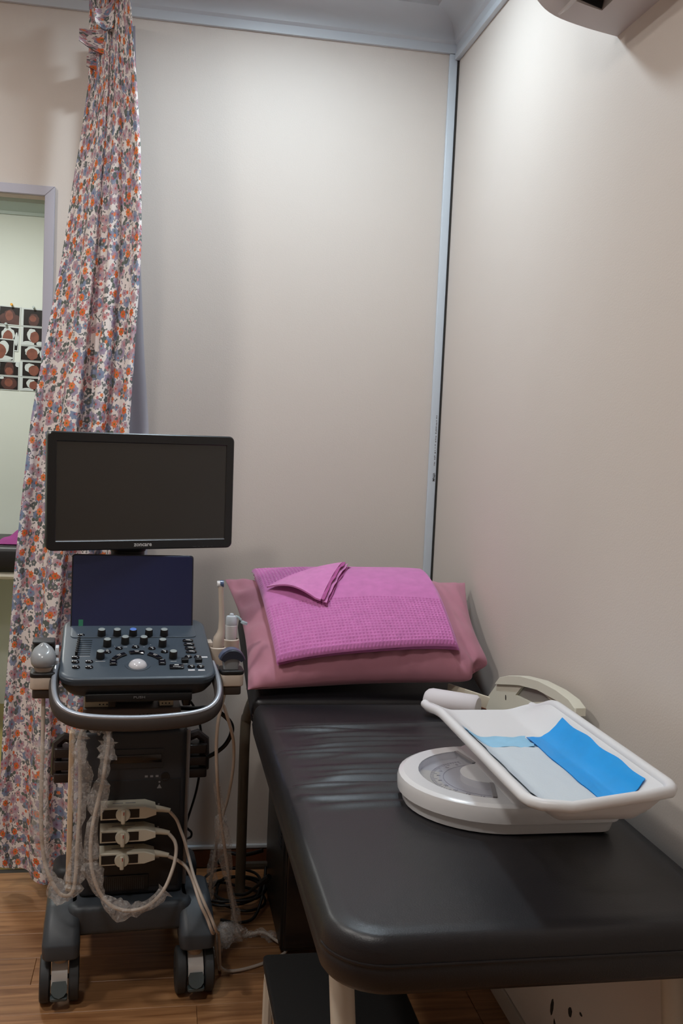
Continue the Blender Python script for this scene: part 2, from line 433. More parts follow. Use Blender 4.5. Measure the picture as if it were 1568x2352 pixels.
# flaked paint low on the right wall
for (yy, zz, h_, w_, a) in ((1.94, .172, .04, .007, .1), (1.915, .135, .045, .006, -.5), (1.85, .215, .022, .009, .2), (1.80, .24, .006, .006, 0)):
    mb = MB(); pts = [(w_*math.cos(k*PI/4)*(.7+.5*random.Random(k+int(zz*999)).random()), h_/2*math.sin(k*PI/4)) for k in range(8)]
    mb.prism(pts, 0, .0012, M=Matrix.Translation((XR, yy, zz)) @ Matrix.Rotation(a, 4, 'X') @ Matrix(((0,0,-1,0),(1,0,0,0),(0,1,0,0),(0,0,0,1))))
    mb.build('paint_chip', darkgap, wr, 0)

# cornice, mitred in the corner:  profile = (distance from the wall, z)
prof = [(0, CROWN), (.012, CROWN), (.012, CROWN+.026), (.019, CROWN+.031)]
for k in range(9):
    a = PI/2*k/8; prof.append((.022+.070*(1-math.cos(a)), CROWN+.033+.066*math.sin(a)))
prof += [(.098, CROWN+.099), (.101, CROWN+.112)]
for k in range(5):
    a = PI/2*k/4; prof.append((.104+.03*math.sin(a), CROWN+.116+.024*(1-math.cos(a))))
prof += [(.14, CEIL), (0, CEIL)]
def sweep_wall(name, prof, side, mat):
    m = MB(); n = len(prof)
    if side == 'back': rings = [[(XL+d, D-d, z) for d, z in prof], [(XR-d, D-d, z) for d, z in prof]]
    elif side == 'right': rings = [[(XR-d, D-d, z) for d, z in prof], [(XR-d, YF+d, z) for d, z in prof]]
    else: rings = [[(XL+d, YF+d, z) for d, z in prof], [(XL+d, D-d, z) for d, z in prof]]
    m.loft(rings); return struct(name, m, mat)
sweep_wall('trim_1', prof, 'back', crownm); sweep_wall('trim_2', prof, 'right', crownm); sweep_wall('trim_3', prof, 'left', crownm)
# flat white strip under the cornice of the right wall, and the corner strip with its print
mb = MB(); mb.box((XR-.008, (YF+D-.012)/2, CROWN-.010), (.016, D-.012-YF, .0198), bev=.002); struct('trim_4', mb, trimw)
mb = MB(); mb.box((XR-.018, D-.0055, (CROWN-.0415)/2+.0405), (.026, .011, CROWN-.0415), bev=.003); t5 = struct('trim_5', mb, trimw)
mb = MB(); mb.box((XR-.0022, D-.008, (CROWN-.02)/2+.02), (.0043, .012, CROWN-.062)); struct('trim_6', mb, darkgap, smooth=0)
TM = T(XR-.013, D-.0112, 1.262) @ Matrix.Rotation(PI/2, 4, 'X') @ Matrix.Rotation(-PI/2, 4, 'Z')
text_obj('VPNM', .0105, TM, darkgap, 'printed_lettering', t5, font_x=.95, bold=.0002)
mb = MB(); rnd = random.Random(4); z = 1.30
while z < 1.46:
    h_ = rnd.uniform(.002, .006); mb.box((XR-.013+rnd.uniform(-.0006, .0006), D-.0112, z), (rnd.uniform(.002, .0042), .0006, h_)); z += h_+rnd.choice((.0012, .0015, .006))
mb.build('printed_small_line', dimlegend, t5, 0)
# skirtings
mb = MB(); mb.box(((DOOR_X1+.03+XR)/2, D-.006, .031), (XR-DOOR_X1-.03, .012, .056), bev=.002); struct('baseboard_back', mb, browntrim)
mb = MB(); mb.box(((DOOR_X1+.03+XR)/2, D-.007, .067), (XR-DOOR_X1-.03, .014, .012), bev=.003); struct('trim_7', mb, trimw)
mb = MB(); mb.box((XR-.004, (YF+D)/2-.02, .026), (.008, D-YF-.06, .048), bev=.002); struct('baseboard_right', mb, pmat('pale_skirting', (190, 180, 170), .5))

# doorway: lilac grey casing with mitred corners
dr = thing('door_1', None, None); dr['kind'] = 'structure'
cw = .028
def casing(pts, nm):
    m = MB(); m.prism(pts, 0, .014, M=Matrix.Translation((0, D, 0)) @ Matrix.Rotation(PI/2, 4, 'X'), bev=.0012); m.build(nm, framem, dr)
x0, x1, zt = DOOR_X0, DOOR_X1, DOOR_TOP
casing([(x1, .02), (x1+cw, .02), (x1+cw, zt+cw), (x1, zt)], 'casing_post')
casing([(x0-cw, .02), (x0, .02), (x0, zt), (x0-cw, zt+cw)], 'casing_post')
casing([(x0, zt+.0006), (x1, zt+.0006), (x1+cw, zt+cw), (x0-cw, zt+cw)], 'casing_head')

# ------------------------------------------------------------------ the next room
NY, NX0, NX1, NC = 5.0, -2.3, .3, 2.47
mb = MB(); mb.box(((NX0+NX1)/2, (D+.05+NY)/2, -.02), (NX1-NX0, NY-D-.05, .04)); struct('floor_next_room', mb, pmat('ochre_vinyl', (176, 158, 96), .4, var=.1, vscale=3), smooth=0)
mb = MB(); mb.box(((NX0+NX1)/2, NY+.05, NC/2), (NX1-NX0+.2, .1, NC)); struct('wall_next_room_back', mb, nextwall, smooth=0)
mb = MB(); mb.box((NX0-.05, (D+.05+NY)/2, NC/2), (.1, NY-D-.05, NC)); struct('wall_next_room_left', mb, nextwall, smooth=0)
mb = MB(); mb.box((NX1+.05, (D+.05+NY)/2, NC/2), (.1, NY-D-.05, NC)); struct('wall_next_room_right', mb, nextwall, smooth=0)
mb = MB(); mb.box(((NX0+NX1)/2, (D+.05+NY)/2, NC+.05), (NX1-NX0+.2, NY-D-.05, .1)); struct('ceiling_next_room', mb, nextceil, smooth=0)
mb = MB(); mb.loft([[(x, NY-d, zz) for d, zz in ((0, 2.352), (.012, 2.352), (.014, 2.366), (.03, 2.375), (.05, 2.395), (.053, 2.402), (0, 2.402))] for x in (NX0, NX1)]); struct('trim_8', mb, pmat('grey_green_gloss', (176, 188, 182), .4))

def couch(name, label, x0, x1, y0, y1, ztop, th):
    r_ = thing(name, label, 'bed', ((x0+x1)/2, (y0+y1)/2, 0)); o = ((x0+x1)/2, (y0+y1)/2, 0)
    m = MB(); m.rbox(((x0+x1)/2, (y0+y1)/2, ztop-th/2), (x1-x0, y1-y0, th), .04, .025); m.build('mattress', blackleather, r_, origin=o)
    m = MB(); zf = ztop-th-.016
    for a, b in (((x0+.02, y0+.02), (x1-.02, y0+.02)), ((x1-.02, y0+.02), (x1-.02, y1-.02)), ((x1-.02, y1-.02), (x0+.02, y1-.02)), ((x0+.02, y1-.02), (x0+.02, y0+.02))):
        m.tube([(a[0], a[1], zf), (b[0], b[1], zf)], .0155)
    m.build('frame', creammetal, r_, origin=o)
    for sx in (x0+.05, x1-.05):
        for sy in (y0+.05, y1-.05):
            m = MB(); m.tube([(sx, sy, 0), (sx, sy, zf)], .014); m.build('leg', creammetal, r_, origin=o)
    return r_
couch('examination_couch', 'black padded couch on a white frame seen through the doorway', -1.55, -.36, 4.42, 4.94, .845, .115)
def step_stool(name, label, cx, y0, steps, w, d, rz=0):
    r_ = thing(name, label, 'stool', (cx, y0, 0), rz)
    for zt_, yo in steps:
        m = MB(); m.rbox((0, yo, zt_-.011), (w, d, .022), .012, .004); m.build('step', pmat('black_rubber_tread', (17, 17, 18), .75, bump=.3, bscale=300) if 'black_rubber_tread' not in MATS else MATS['black_rubber_tread'], r_)
        for sx in (-1, 1):
            x = sx*(w/2-.012)*.98
            m = MB(); z1 = zt_-.034; R = .035
            p = [(x, yo-d/2+.012, 0), (x, yo-d/2+.012, z1-R), (x, yo-d/2+.022, z1-.010), (x, yo-d/2+.012+R, z1), (x, yo+d/2-.012-R, z1), (x, yo+d/2-.022, z1-.010), (x, yo+d/2-.012, z1-R), (x, yo+d/2-.012, 0)]
            m.tube(spline(p, 4), .0118); m.build('leg', creammetal, r_)
    return r_
step_stool('step_stool', 'two-step stool with black treads below the couch beyond the doorway', -.95, 4.05, ((.25, 0), (.455, .21)), .5, .2)
mb = MB()
for k in range(1): mb.grid(16, 10, lambda u, v: (-.70+.16*u, 4.47+.12*v, .849+.05*math.sin(PI*u)*math.sin(PI*v)*(1+.3*math.sin(9*u+4*v))))
mb.grid(16, 10, lambda u, v: (-.70+.16*u, 4.47+.12*v, .847), flip=True)
tag(mb.build('folded_cloth', purplec), 'magenta cloth crumpled on the couch in the next room', 'cloth')

# photographs pinned to the far wall of the next room
def photo(x0, x1, z0, z1, kind, label, tilt=0, lift=0, border=(.05, .05, .05, .05)):
    w, h_ = x1-x0, z1-z0; y = NY-.002-lift
    r_ = thing('photo_print', label, 'photograph', ((x0+x1)/2, y, z0), 0, 'newborn photographs pinned to the far wall')
    M = Matrix.Rotation(tilt, 4, 'Y')
    m = MB(); m.box((0, -.0006, h_/2), (w, .0012, h_), M=M); m.build('card', printwhite, r_, 0)
    ml, mr_, mb_, mt = border; X0, X1, Z0, Z1 = -w/2+w*ml, w/2-w*mr_, h_*mb_, h_*(1-mt)
    PX, PZ = X1-X0, Z1-Z0
    m = MB(); m.box(((X0+X1)/2, -.0014, (Z0+Z1)/2), (PX, .0006, PZ), 0, M)
    def blob(cx, cz, rx, rz, mi, yy, jag=.12, sd=1, a0=0, a1=2*PI):
        rn = random.Random(sd); n = 18; pts = []
        for k in range(n):
            a = a0+(a1-a0)*k/n; q = 1+jag*(rn.random()-.5)
            pts.append((min(max(X0+PX*(cx+rx*q*math.cos(a)), X0), X1), min(max(Z0+PZ*(cz+rz*q*math.sin(a)), Z0), Z1)))
        b = m.add([(px, yy, pz) for px, pz in pts], [list(range(n))], mi, M)
    s = kind
    if s == 0: blob(.5, .45, .30, .42, 2, -.0020, sd=3); blob(.2, .3, .22, .3, 2, -.0019, sd=5); blob(.8, .2, .3, .4, 2, -.0019, sd=6); blob(.48, .5, .2, .3, 1, -.0022, sd=7)
    if s == 1: blob(.5, .35, .26, .42, 2, -.0020, sd=8); blob(.45, .45, .16, .2, 1, -.0022, sd=2)
    if s == 2: blob(.42, .58, .24, .36, 3, -.0020, sd=9); blob(.25, .05, .3, .16, 3, -.0019, sd=1); blob(.85, .08, .2, .14, 3, -.0019, sd=4); blob(.55, .45, .22, .34, 1, -.0022, sd=3)
    if s == 3: blob(.5, .66, .34, .34, 3, -.0020, sd=10, jag=.3); blob(.5, .45, .25, .42, 1, -.0022, sd=11); blob(.92, .5, .08, .3, 3, -.0021, sd=2)
    if s == 4: blob(.36, .6, .25, .34, 3, -.0020, sd=12, jag=.25); blob(.55, .42, .26, .38, 1, -.0022, sd=13)
    if s == 5: blob(.5, .4, .26, .62, 2, -.0020, sd=14); blob(.5, .3, .2, .3, 1, -.0022, sd=15); blob(.97, .85, .14, .2, 3, -.0021, sd=1)
    if s == 6: blob(.5, .5, .45, .5, 2, -.0020, sd=16); blob(.48, .55, .22, .32, 1, -.0022, sd=17); blob(.1, .9, .12, .1, 3, -.0021, sd=3)
    if s == 7: blob(.5, .6, .28, .36, 3, -.0020, sd=18); blob(.5, .1, .5, .12, 3, -.0019, sd=2); blob(.3, .4, .34, .38, 1, -.0022, sd=19)
    m.build('print', [printblack, skinA, skinB, printwhite], r_, 0)
    return r_
R0, R1, R2, R3, R4, R5 = 1.925, 1.835, 1.745, 1.672, 1.596, 1.528
photo(-.790, -.690, R1, R0, 0, 'pinned print of a red-faced newborn, top of the left column', .03)
photo(-.800, -.696, R2-.03, R1-.004, 3, 'pinned print half covered by another, second in the left column', .05)
photo(-.815, -.716, R3-.006, R2+.026, 7, 'pinned print overlapping two others, white cap at its top', .04, lift=.002)
photo(-.783, -.690, R4, R3-.008, 5, 'pinned print of a dark narrow face, fourth in the left column', .01)
photo(-.783, -.690, R5, R4-.002, 6, 'pinned print of a close dim face, bottom of the left column', .015)
photo(-.686, -.575, R1, R0-.004, 1, 'pinned dark print with a faint face, top of the right column', .01, border=(.1, .05, .04, .08))
photo(-.686, -.575, R2, R1-.002, 2, 'pinned print of a baby in a white cap, second in the right column', .01, border=(.1, .05, .04, .04))
photo(-.686, -.575, R3, R2-.002, 3, 'pinned print of a baby wrapped in a white hood, middle of the right column', .005, border=(.02, .05, .04, .04))
photo(-.686, -.575, R4, R3-.002, 4, 'pinned print of a baby with a white headband, fourth in the right column', .005, border=(.1, .05, .04, .06))
photo(-.686, -.575, R5, R4-.002, 2, 'pinned print of a baby in a tilted white cap, bottom of the right column', .005, border=(.12, .05, .04, .08))
for x, z, m_, lb in ((-.728, R0+.006, pinorange, 'orange push pin above the top left photograph'), (-.628, R0+.0, pinclear, 'clear push pin above the top right photograph'), (-.752, R1+.004, pinclear, 'clear push pin in the left column of photographs')):
    mb = MB(); mb.lathe([(.001, 0), (.001, .008), (.006, .008), (.0045, .012), (.004, .02), (.006, .022), (.005, .024)], 10, M=T(x, NY-.004, z, rx=PI/2)); tag(mb.build('push_pin', m_), lb, 'pin', 'push pins on the far wall')

# ------------------------------------------------------------------ lamps
def ceiling_lamp(x, y, z, watts, tint, label, r_=.11, can=0.0):
    # can > 0: surface-mounted downlight whose diffuser sits that far up inside its can
    t_ = thing('ceiling_lamp', label, 'lamp', (x, y, z), 0, 'ceiling lamps')
    b_ = -.006-can
    m = MB(); m.lathe([(r_+.010, 0), (r_+.010, b_), (r_+.006, b_-.004), (r_+.001, b_), (r_, -.003)], 32, c1=False); m.build('rim', crownm, t_)
    em = bpy.data.materials.new('lamp_diffuser'); em.use_nodes = True; nt = em.node_tree; nt.nodes.remove(nt.nodes['Principled BSDF'])
    e = nt.nodes.new('ShaderNodeEmission'); e.inputs[0].default_value = tint+(1,); e.inputs[1].default_value = watts/(PI*PI*r_*r_)
    nt.links.new(e.outputs[0], nt.nodes['Material Output'].inputs[0])
    m = MB(); m.lathe([(r_-.001, -.003), (r_-.001, -.006)], 32); m.build('diffuser', em, t_)
for (xy, w_, tn, lr, cn), lb in zip(LAMPS, ('round white ceiling lamp above the middle of the couch', 'round white ceiling lamp nearest the camera', 'round white ceiling lamp over the left side of the room')):
    ceiling_lamp(xy[0], xy[1], CEIL, w_, tn, lb, lr, cn)
ceiling_lamp(NEXT_LAMP[0][0], NEXT_LAMP[0][1], NC, NEXT_LAMP[1], NEXT_LAMP[2], 'round ceiling lamp of the room beyond the doorway', .14)
# ------------------------------------------------------------------ the floral curtain
CLt = [(-.243, 2.549), (-.243, 2.336), (-.258, 2.203), (-.278, 2.057), (-.302, 1.837), (-.339, 1.59), (-.37, 1.39), (-.395, 1.152), (-.413, .963), (-.424, .772), (-.434, .553), (-.437, .32), (-.431, .083), (-.428, .0)]
CRt = [(-.125, 2.60), (-.119, 2.506), (-.099, 2.283), (-.087, 2.114), (-.079, 1.872), (-.084, 1.65), (-.09, 1.378), (-.098, 1.029), (-.11, .624), (-.13, .122), (-.13, 0)]
CZT, CZB = 2.56, .045
FOLDS = [0, .27, .50, .64, .85, 1.0]
def fold_phase(u):
    for i in range(len(FOLDS)-1):
        if u <= FOLDS[i+1]: return i+(u-FOLDS[i])/(FOLDS[i+1]-FOLDS[i])
    return len(FOLDS)-1
def curtain_pt(u, t):
    z = CZT-t*(CZT-CZB)
    hem = 0.0
    if t > .9: hem = (t-.9)/.1*(.02*math.sin(u*7)+.03*max(0, u-.12)-.03*max(0, .12-u)/.12*(-1))
    xl, xr = interp(CLt, z), interp(CRt, z)
    ph = fold_phase(u)
    amp = .009+.021*sm((t-.04)/.55)
    amp *= (.9, .7, 1.35, 1.2, .7, .9, .9, 1)[int(ph) % 8]*(1-ph % 1)+(.9, .7, 1.35, 1.2, .7, .9, .9, 1)[(int(ph)+1) % 8]*(ph % 1)
    c = math.cos(2*PI*ph*.62+.6)
    c = math.copysign(abs(c)**.8, c)
    w = u+.016*math.sin(2.48*PI*ph+1)*sm(t*3)*math.sin(PI*u)
    x = lerp(xl, xr, max(0, min(1, w)))+.004*math.sin(11*t+5*u)
    yb = lerp(2.975, 2.80, u)+.018*math.sin(3*t+2*u)*t
    return (x, yb-amp*c+.008*noise.noise((u*6, t*5, 2)), z+hem)
cur = thing('curtain', 'floral print curtain gathered at the door side behind the ultrasound machine', 'curtain', (-.25, 2.9, 0))
mb = MB(); mb.grid(260, 150, curtain_pt, uvfn=lambda u, t: (u*.47, (1-t)*2.52)); mb.build('printed_cloth', floral, cur, 80, origin=(-.25, 2.9, 0))
# gathered heading: pleats of the header tape sticking out on the door side
mb = MB()
for k in range(7):
    y0 = 2.72+.046*k; zb = (2.60, 2.565, 2.515, 2.452, 2.405, 2.362, 2.335)[k]; h_ = .085; q = (.034, .036, .044, .050, .094, .076, .056)[k]; up = (.0, .004, .006, .010, .014, .004, -.006)[k]
    def pleat(u, v, y0=y0, zb=zb, h_=h_, q=q, k=k, up=up):
        return (-.168-q*u, y0+.012*math.sin(u*PI*1.2)+.004*v, zb+h_*v*(1-.58*u)+up*u*u+.006*math.sin(3*u+k))
    mb.grid(12, 10, pleat, uvfn=lambda u, v, k=k: (u*.07+k*.13, v*.100+k*.37))
    mb.grid(12, 10, lambda u, v, p=pleat: (p(u, v)[0], p(u, v)[1]+.020-.016*u, p(u, v)[2]), uvfn=lambda u, v, k=k: (u*.07+k*.17, v*.10+k*.31), flip=True)
mb.build('gathered_heading', floral, cur, 80, origin=(-.25, 2.9, 0))
def lining_pt(u, t):
    z = 2.5-t*2.42; xr = interp([(-.115, 2.5), (-.088, 1.95), (-.064, 1.6), (-.043, 1.37), (-.035, .9), (-.03, 0)], z)
    return (lerp(-.20, xr, u), 2.985-.02*u+.010*math.cos(9*u+t*2), z)
mb = MB(); mb.grid(30, 50, lining_pt); mb.build('white_lining', liningm, cur, 80, origin=(-.25, 2.9, 0))
rail = thing('curtain_rail', 'white ceiling rail the floral curtain hangs from', 'rail', (-.16, 2.0, CEIL-.008))
mb = MB(); mb.box((0, -.75, .0), (.022, 3.6, .016), bev=.003); mb.build('track', trimw, rail)
for k in range(7):
    mb = MB(); yy = .74+.04*k; mb.tube([(0, yy, -.007), (.0, yy, -.05), (.004, yy, -.09), (0, yy, -.13-.01*(k % 2))], .0022, 6); mb.build('hook', trimw, rail)

# ------------------------------------------------------------------ the examination couch
BX0, BX1, BY0, BYC, BYE, BZ = .236, .845, 1.232, 2.392, 2.985, .72
SLOPE = .24
bed = thing('examination_couch', 'long black padded examination couch with raised headrest along the right wall', 'bed', ((BX0+BX1)/2, 1.9, 0))
bo = ((BX0+BX1)/2, 1.9, 0)
rnd = random.Random(11)
WR = []
for k in range(15):
    yc = 1.70+.034*k+rnd.uniform(-.012, .012)
    WR.append((yc, rnd.uniform(.0028, .0075), rnd.uniform(.007, .014), rnd.uniform(.27, .38), rnd.uniform(.42, .70), rnd.uniform(-.09, .09), rnd.uniform(-.12, .12)))
def wrinkle(x, y):
    h_ = 0
    for yc, a, w, xa, xb, s1, s2 in WR:
        yy = yc+s1*(x-.4)+s2*(x-.42)**2*3+.006*math.sin(14*x+yc*40)
        e = sm((x-xa+.06)/.08)*(1-sm((x-xb)/.12))
        h_ += a*e*math.exp(-((y-yy)/w)**2)-.5*a*e*math.exp(-((y-yy-w*1.5)/w)**2)
    return h_
def cushion(name, x0, x1, y0, y1, ztop, th, R, re, parent, mat, nx, ys, Rb=None, wr_=None, M=None, origin=None, flat_far=False):
    # heightfield top over a rounded rectangle (corner radius R near, Rb far), walls below
    m = MB(); Rb = R if Rb is None else Rb
    cx, hx = (x0+x1)/2, (x1-x0)/2
    def halfw(y):
        if y < y0+R: return hx-(R-math.sqrt(max(0, R*R-(y0+R-y)**2)))
        if y > y1-Rb: return hx-(Rb-math.sqrt(max(0, Rb*Rb-(y-y1+Rb)**2)))
        return hx
    def dist(x, y):
        dx = hx-abs(x-cx)
        if y < y0+R and abs(x-cx) > hx-R: return R-math.hypot(abs(x-cx)-hx+R, y0+R-y)
        if y > y1-Rb and abs(x-cx) > hx-Rb: return Rb-math.hypot(abs(x-cx)-hx+Rb, y-y1+Rb)
        return min(dx, y-y0, y1-y)
    def ztp(x, y):
        d = max(0, dist(x, y)); q = max(0, re-d)
        z = ztop-re+math.sqrt(max(0, re*re-q*q))
        z += .006*sm(d/.18)
        z -= .0022*math.exp(-((d-.020)/.004)**2)          # seam beside the piping
        if wr_: z += wr_(x, y)*sm(d/.05)
        return z
    us = [-1]+[-math.cos(PI*k/nx)*1.0 for k in range(1, nx)]+[1]
    us = [math.copysign(abs(u)**.8, u) for u in us]
    NX, NYY = len(us), len(ys); vs = []
    for yv in ys:
        for u in us:
            x = cx+u*halfw(yv); vs.append((x, yv, ztp(x, yv)))
    fs = [[j*NX+i, j*NX+i+1, (j+1)*NX+i+1, (j+1)*NX+i] for j in range(NYY-1) for i in range(NX-1)]
    b = m.add(vs, fs)
    loop = [i for i in range(NX)]+[j*NX+NX-1 for j in range(1, NYY)]+[(NYY-1)*NX+i for i in range(NX-2, -1, -1)]+[j*NX for j in range(NYY-2, 0, -1)]
    L0 = [Vector(vs[i]) for i in loop]
    prev = [b+i for i in loop]
    c = Vector((cx, (y0+y1)/2, 0))
    for zz, ins in ((ztop-re-.012, -.002), (ztop-re-.016, -.0012), (ztop-re-.02, -.002), (ztop-th*.6, -.003), (ztop-th+.012, 0), (ztop-th+.003, .006), (ztop-th, .016)):
        nb = len(m.v)
        for p in L0:
            q = Vector((p.x, p.y, zz)); dx, dy = p.x-cx, p.y-(y0+y1)/2
            sx = 1-ins/hx; sy = 1-ins/((y1-y0)/2)
            m.v.append(Vector((cx+dx*sx, (y0+y1)/2+dy*sy, zz)))
        n = len(L0)
        for i in range(n):
            m.f.append([prev[i], prev[(i+1) % n], nb+(i+1) % n, nb+i]); m.m.append(0)
        prev = [nb+i for i in range(n)]
    m.f.append(prev[::-1]); m.m.append(0)
    if M is not None: m.v = [M @ v for v in m.v]
    return m.build(name, mat, parent, 50, origin)
def ysamples(y0, y1, extra=()):
    ys = [y0+.11*(k/14)**1.8 for k in range(15)]
    y = y0+.11
    while y < y1-.08:
        st = .02
        for a, b_, s_ in extra:
            if a < y < b_: st = s_
        y += st; ys.append(min(y, y1-.079))
    ys += [y1-.075*(1-k/9)**1.8 for k in range(1, 10)]
    out = [ys[0]]
    for v in ys[1:]:
        if v > out[-1]+1e-5: out.append(v)
    out[-1] = y1
    return out
cushion('seat_cushion', BX0, BX1, BY0, BYC-.002, BZ, .085, .085, .026, bed, blackleather, 46, ysamples(BY0, BYC-.002, ((1.62, 2.28, .0045),)), Rb=.02, wr_=wrinkle, origin=bo)
ang = math.atan(SLOPE); LB = (BYE-BYC)/math.cos(ang)
cushion('backrest_cushion', BX0, BX1, .004, LB, 0, .075, .02, .022, bed, blackleather, 30, ysamples(.004, LB), Rb=.08,
        M=Matrix.Translation((0, BYC, BZ)) @ Matrix.Rotation(ang, 4, 'X'), origin=bo)
# piping along the upper seam
pp = [(BX0+.001, 2.36, BZ-.039)]+[(BX0+.001, BY0+.09, BZ-.039)]
for k in range(1, 9):
    a = PI+PI/2*k/8; pp.append((BX0+.085+.0865*math.cos(a), BY0+.085+.0865*math.sin(a), BZ-.039))
for k in range(0, 9):
    a = 1.5*PI+PI/2*k/8; pp.append((BX1-.085+.0865*math.cos(a), BY0+.085+.0865*math.sin(a), BZ-.039))
pp.append((BX1-.001, 2.36, BZ-.039))
mb = MB(); mb.tube(pp, .0028, 6); mb.build('piping', blackleather, bed, 60, origin=bo)
# steel frame and legs
mb = MB(); zf = BZ-.085-.019
fx0, fx1, fy0, fy1 = BX0+.045, BX1-.035, BY0+.12, 2.92
for a, b_ in (((fx0, fy0), (fx1, fy0)), ((fx1, fy0), (fx1, fy1)), ((fx1, fy1), (fx0, fy1)), ((fx0, fy1), (fx0, fy0))): mb.tube([(a[0], a[1], zf), (b_[0], b_[1], zf)], .016)
mb.build('frame', greymetal, bed, origin=bo)
for nm, pts, m_, r_ in (('leg', [(fx0+.0, fy0+.04, zf), (fx0+.014, fy0-.03, .30), (fx0+.026, fy0-.09, 0)], creammetal, .0185), ('leg', [(fx1, fy0+.04, zf), (fx1-.005, fy0-.03, .30), (fx1-.01, fy0-.09, 0)], creammetal, .0185),
                    ('leg', [(.272, 2.78, zf), (.266, 2.84, .56), (.262, 2.868, .48), (.266, 2.875, 0)], greymetal, .0155), ('leg', [(fx1, 2.78, zf), (fx1+.004, 2.84, .56), (fx1+.006, 2.868, .48), (fx1+.004, 2.875, 0)], greymetal, .0155)):
    mb = MB(); mb.tube(spline(pts, 6), r_, 14); mb.build(nm, m_, bed, origin=bo)
mb = MB(); mb.tube([(.27, 2.882, .088), (fx1, 2.882, .088)], .0125); mb.build('stretcher', greymetal, bed, origin=bo)
mb = MB(); mb.tube([(.262, 2.45, zf+.01), (.262, 2.91, .735)], .008); mb.build('backrest_strut', greymetal, bed, origin=bo)
mb = MB(); mb.tube([(fx1, 2.45, zf+.01), (fx1, 2.91, .735)], .008); mb.build('backrest_strut', greymetal, bed, origin=bo)

# ------------------------------------------------------------------ pillow
def bedz(y): return BZ+.009 if y < BYC else BZ+.009+SLOPE*(y-BYC)
P_BL, P_TL, P_TR, P_BR = Vector((.222, 2.400, .748)), Vector((.192, 2.935, .940)), Vector((.842, 2.66, .985)), Vector((.842, 2.335, .788))
PN = Vector((.0, -.42, .9)).normalized()
def pprof(u, v):
    k = sm((.5-v)/.5)
    return max(0, 1-abs(2*u-1)**2.8)**.6, max(0, 1-abs(2*v-1)**lerp(2.2, 4.2, k))**lerp(.62, .5, k)
def pil(u, v, side):
    u2, v2 = u, v
    # edges bow inwards between the pointed corners
    ex = math.sin(PI*v)*.022*(1-2*u); ey = math.sin(PI*u)*.030*(1-2*v)
    p = P_BL*(1-u)*(1-v)+P_BR*u*(1-v)+P_TL*(1-u)*v+P_TR*u*v
    p += (P_BR-P_BL).normalized()*ex+(P_TL-P_BL).normalized()*ey
    a, b_ = pprof(u, v)
    p += (P_TL-P_BR)*.075*math.exp(-((1-u)/.07)**2-(v/.10)**2)
    th = .075*a*b_
    wr_ = .0
    if side > 0:
        d = min(u, 1-u, v, 1-v)
        wr_ = .006*noise.noise((u*9, v*4, 0))*sm(d*14)+.007*noise.noise((u*22+3*v, v*7, 4))*max(0, 1-d*4.5)*sm(d*25)
        for (uu, s, am) in ((.42, .5, .010), (.50, .8, .009), (.62, .7, .012), (.70, .4, .008), (.22, -.4, .008), (.12, .6, .006), (.86, -.9, .014), (.93, -.5, .009)):
            wr_ -= am*math.exp(-((u-uu-s*(v-.05)*.4)/.018)**2)*max(0, 1-abs(v-.13)/.16)
        wr_ += .0055*math.sin(v*34+2*math.sin(u*5))*math.exp(-(u/.07)**2)*sm(u*40)
        q = p+PN*(th*1.08+wr_)
    else:
        q = p-PN*th*.75
        q.z = max(q.z, bedz(q.y)+.002) if q.x > BX0-.02 else q.z
    q.x = min(q.x, XR-.004)
    if q.z < bedz(q.y)+.002 and q.x > BX0: q.z = bedz(q.y)+.002
    return q
def warp(t): return .5-.5*math.cos(PI*t)
pt_ = thing('pillow', 'dusty pink pillow leaning on the headrest of the couch', 'pillow', (.52, 2.6, BZ))
mb = MB(); mb.grid(120, 70, lambda u, v: pil(warp(u), warp(v), 1)); mb.grid(120, 70, lambda u, v: pil(warp(u), warp(v), -1), flip=True)
mb.build('pillow_case', pillowm, pt_, 75, origin=(.52, 2.6, BZ))

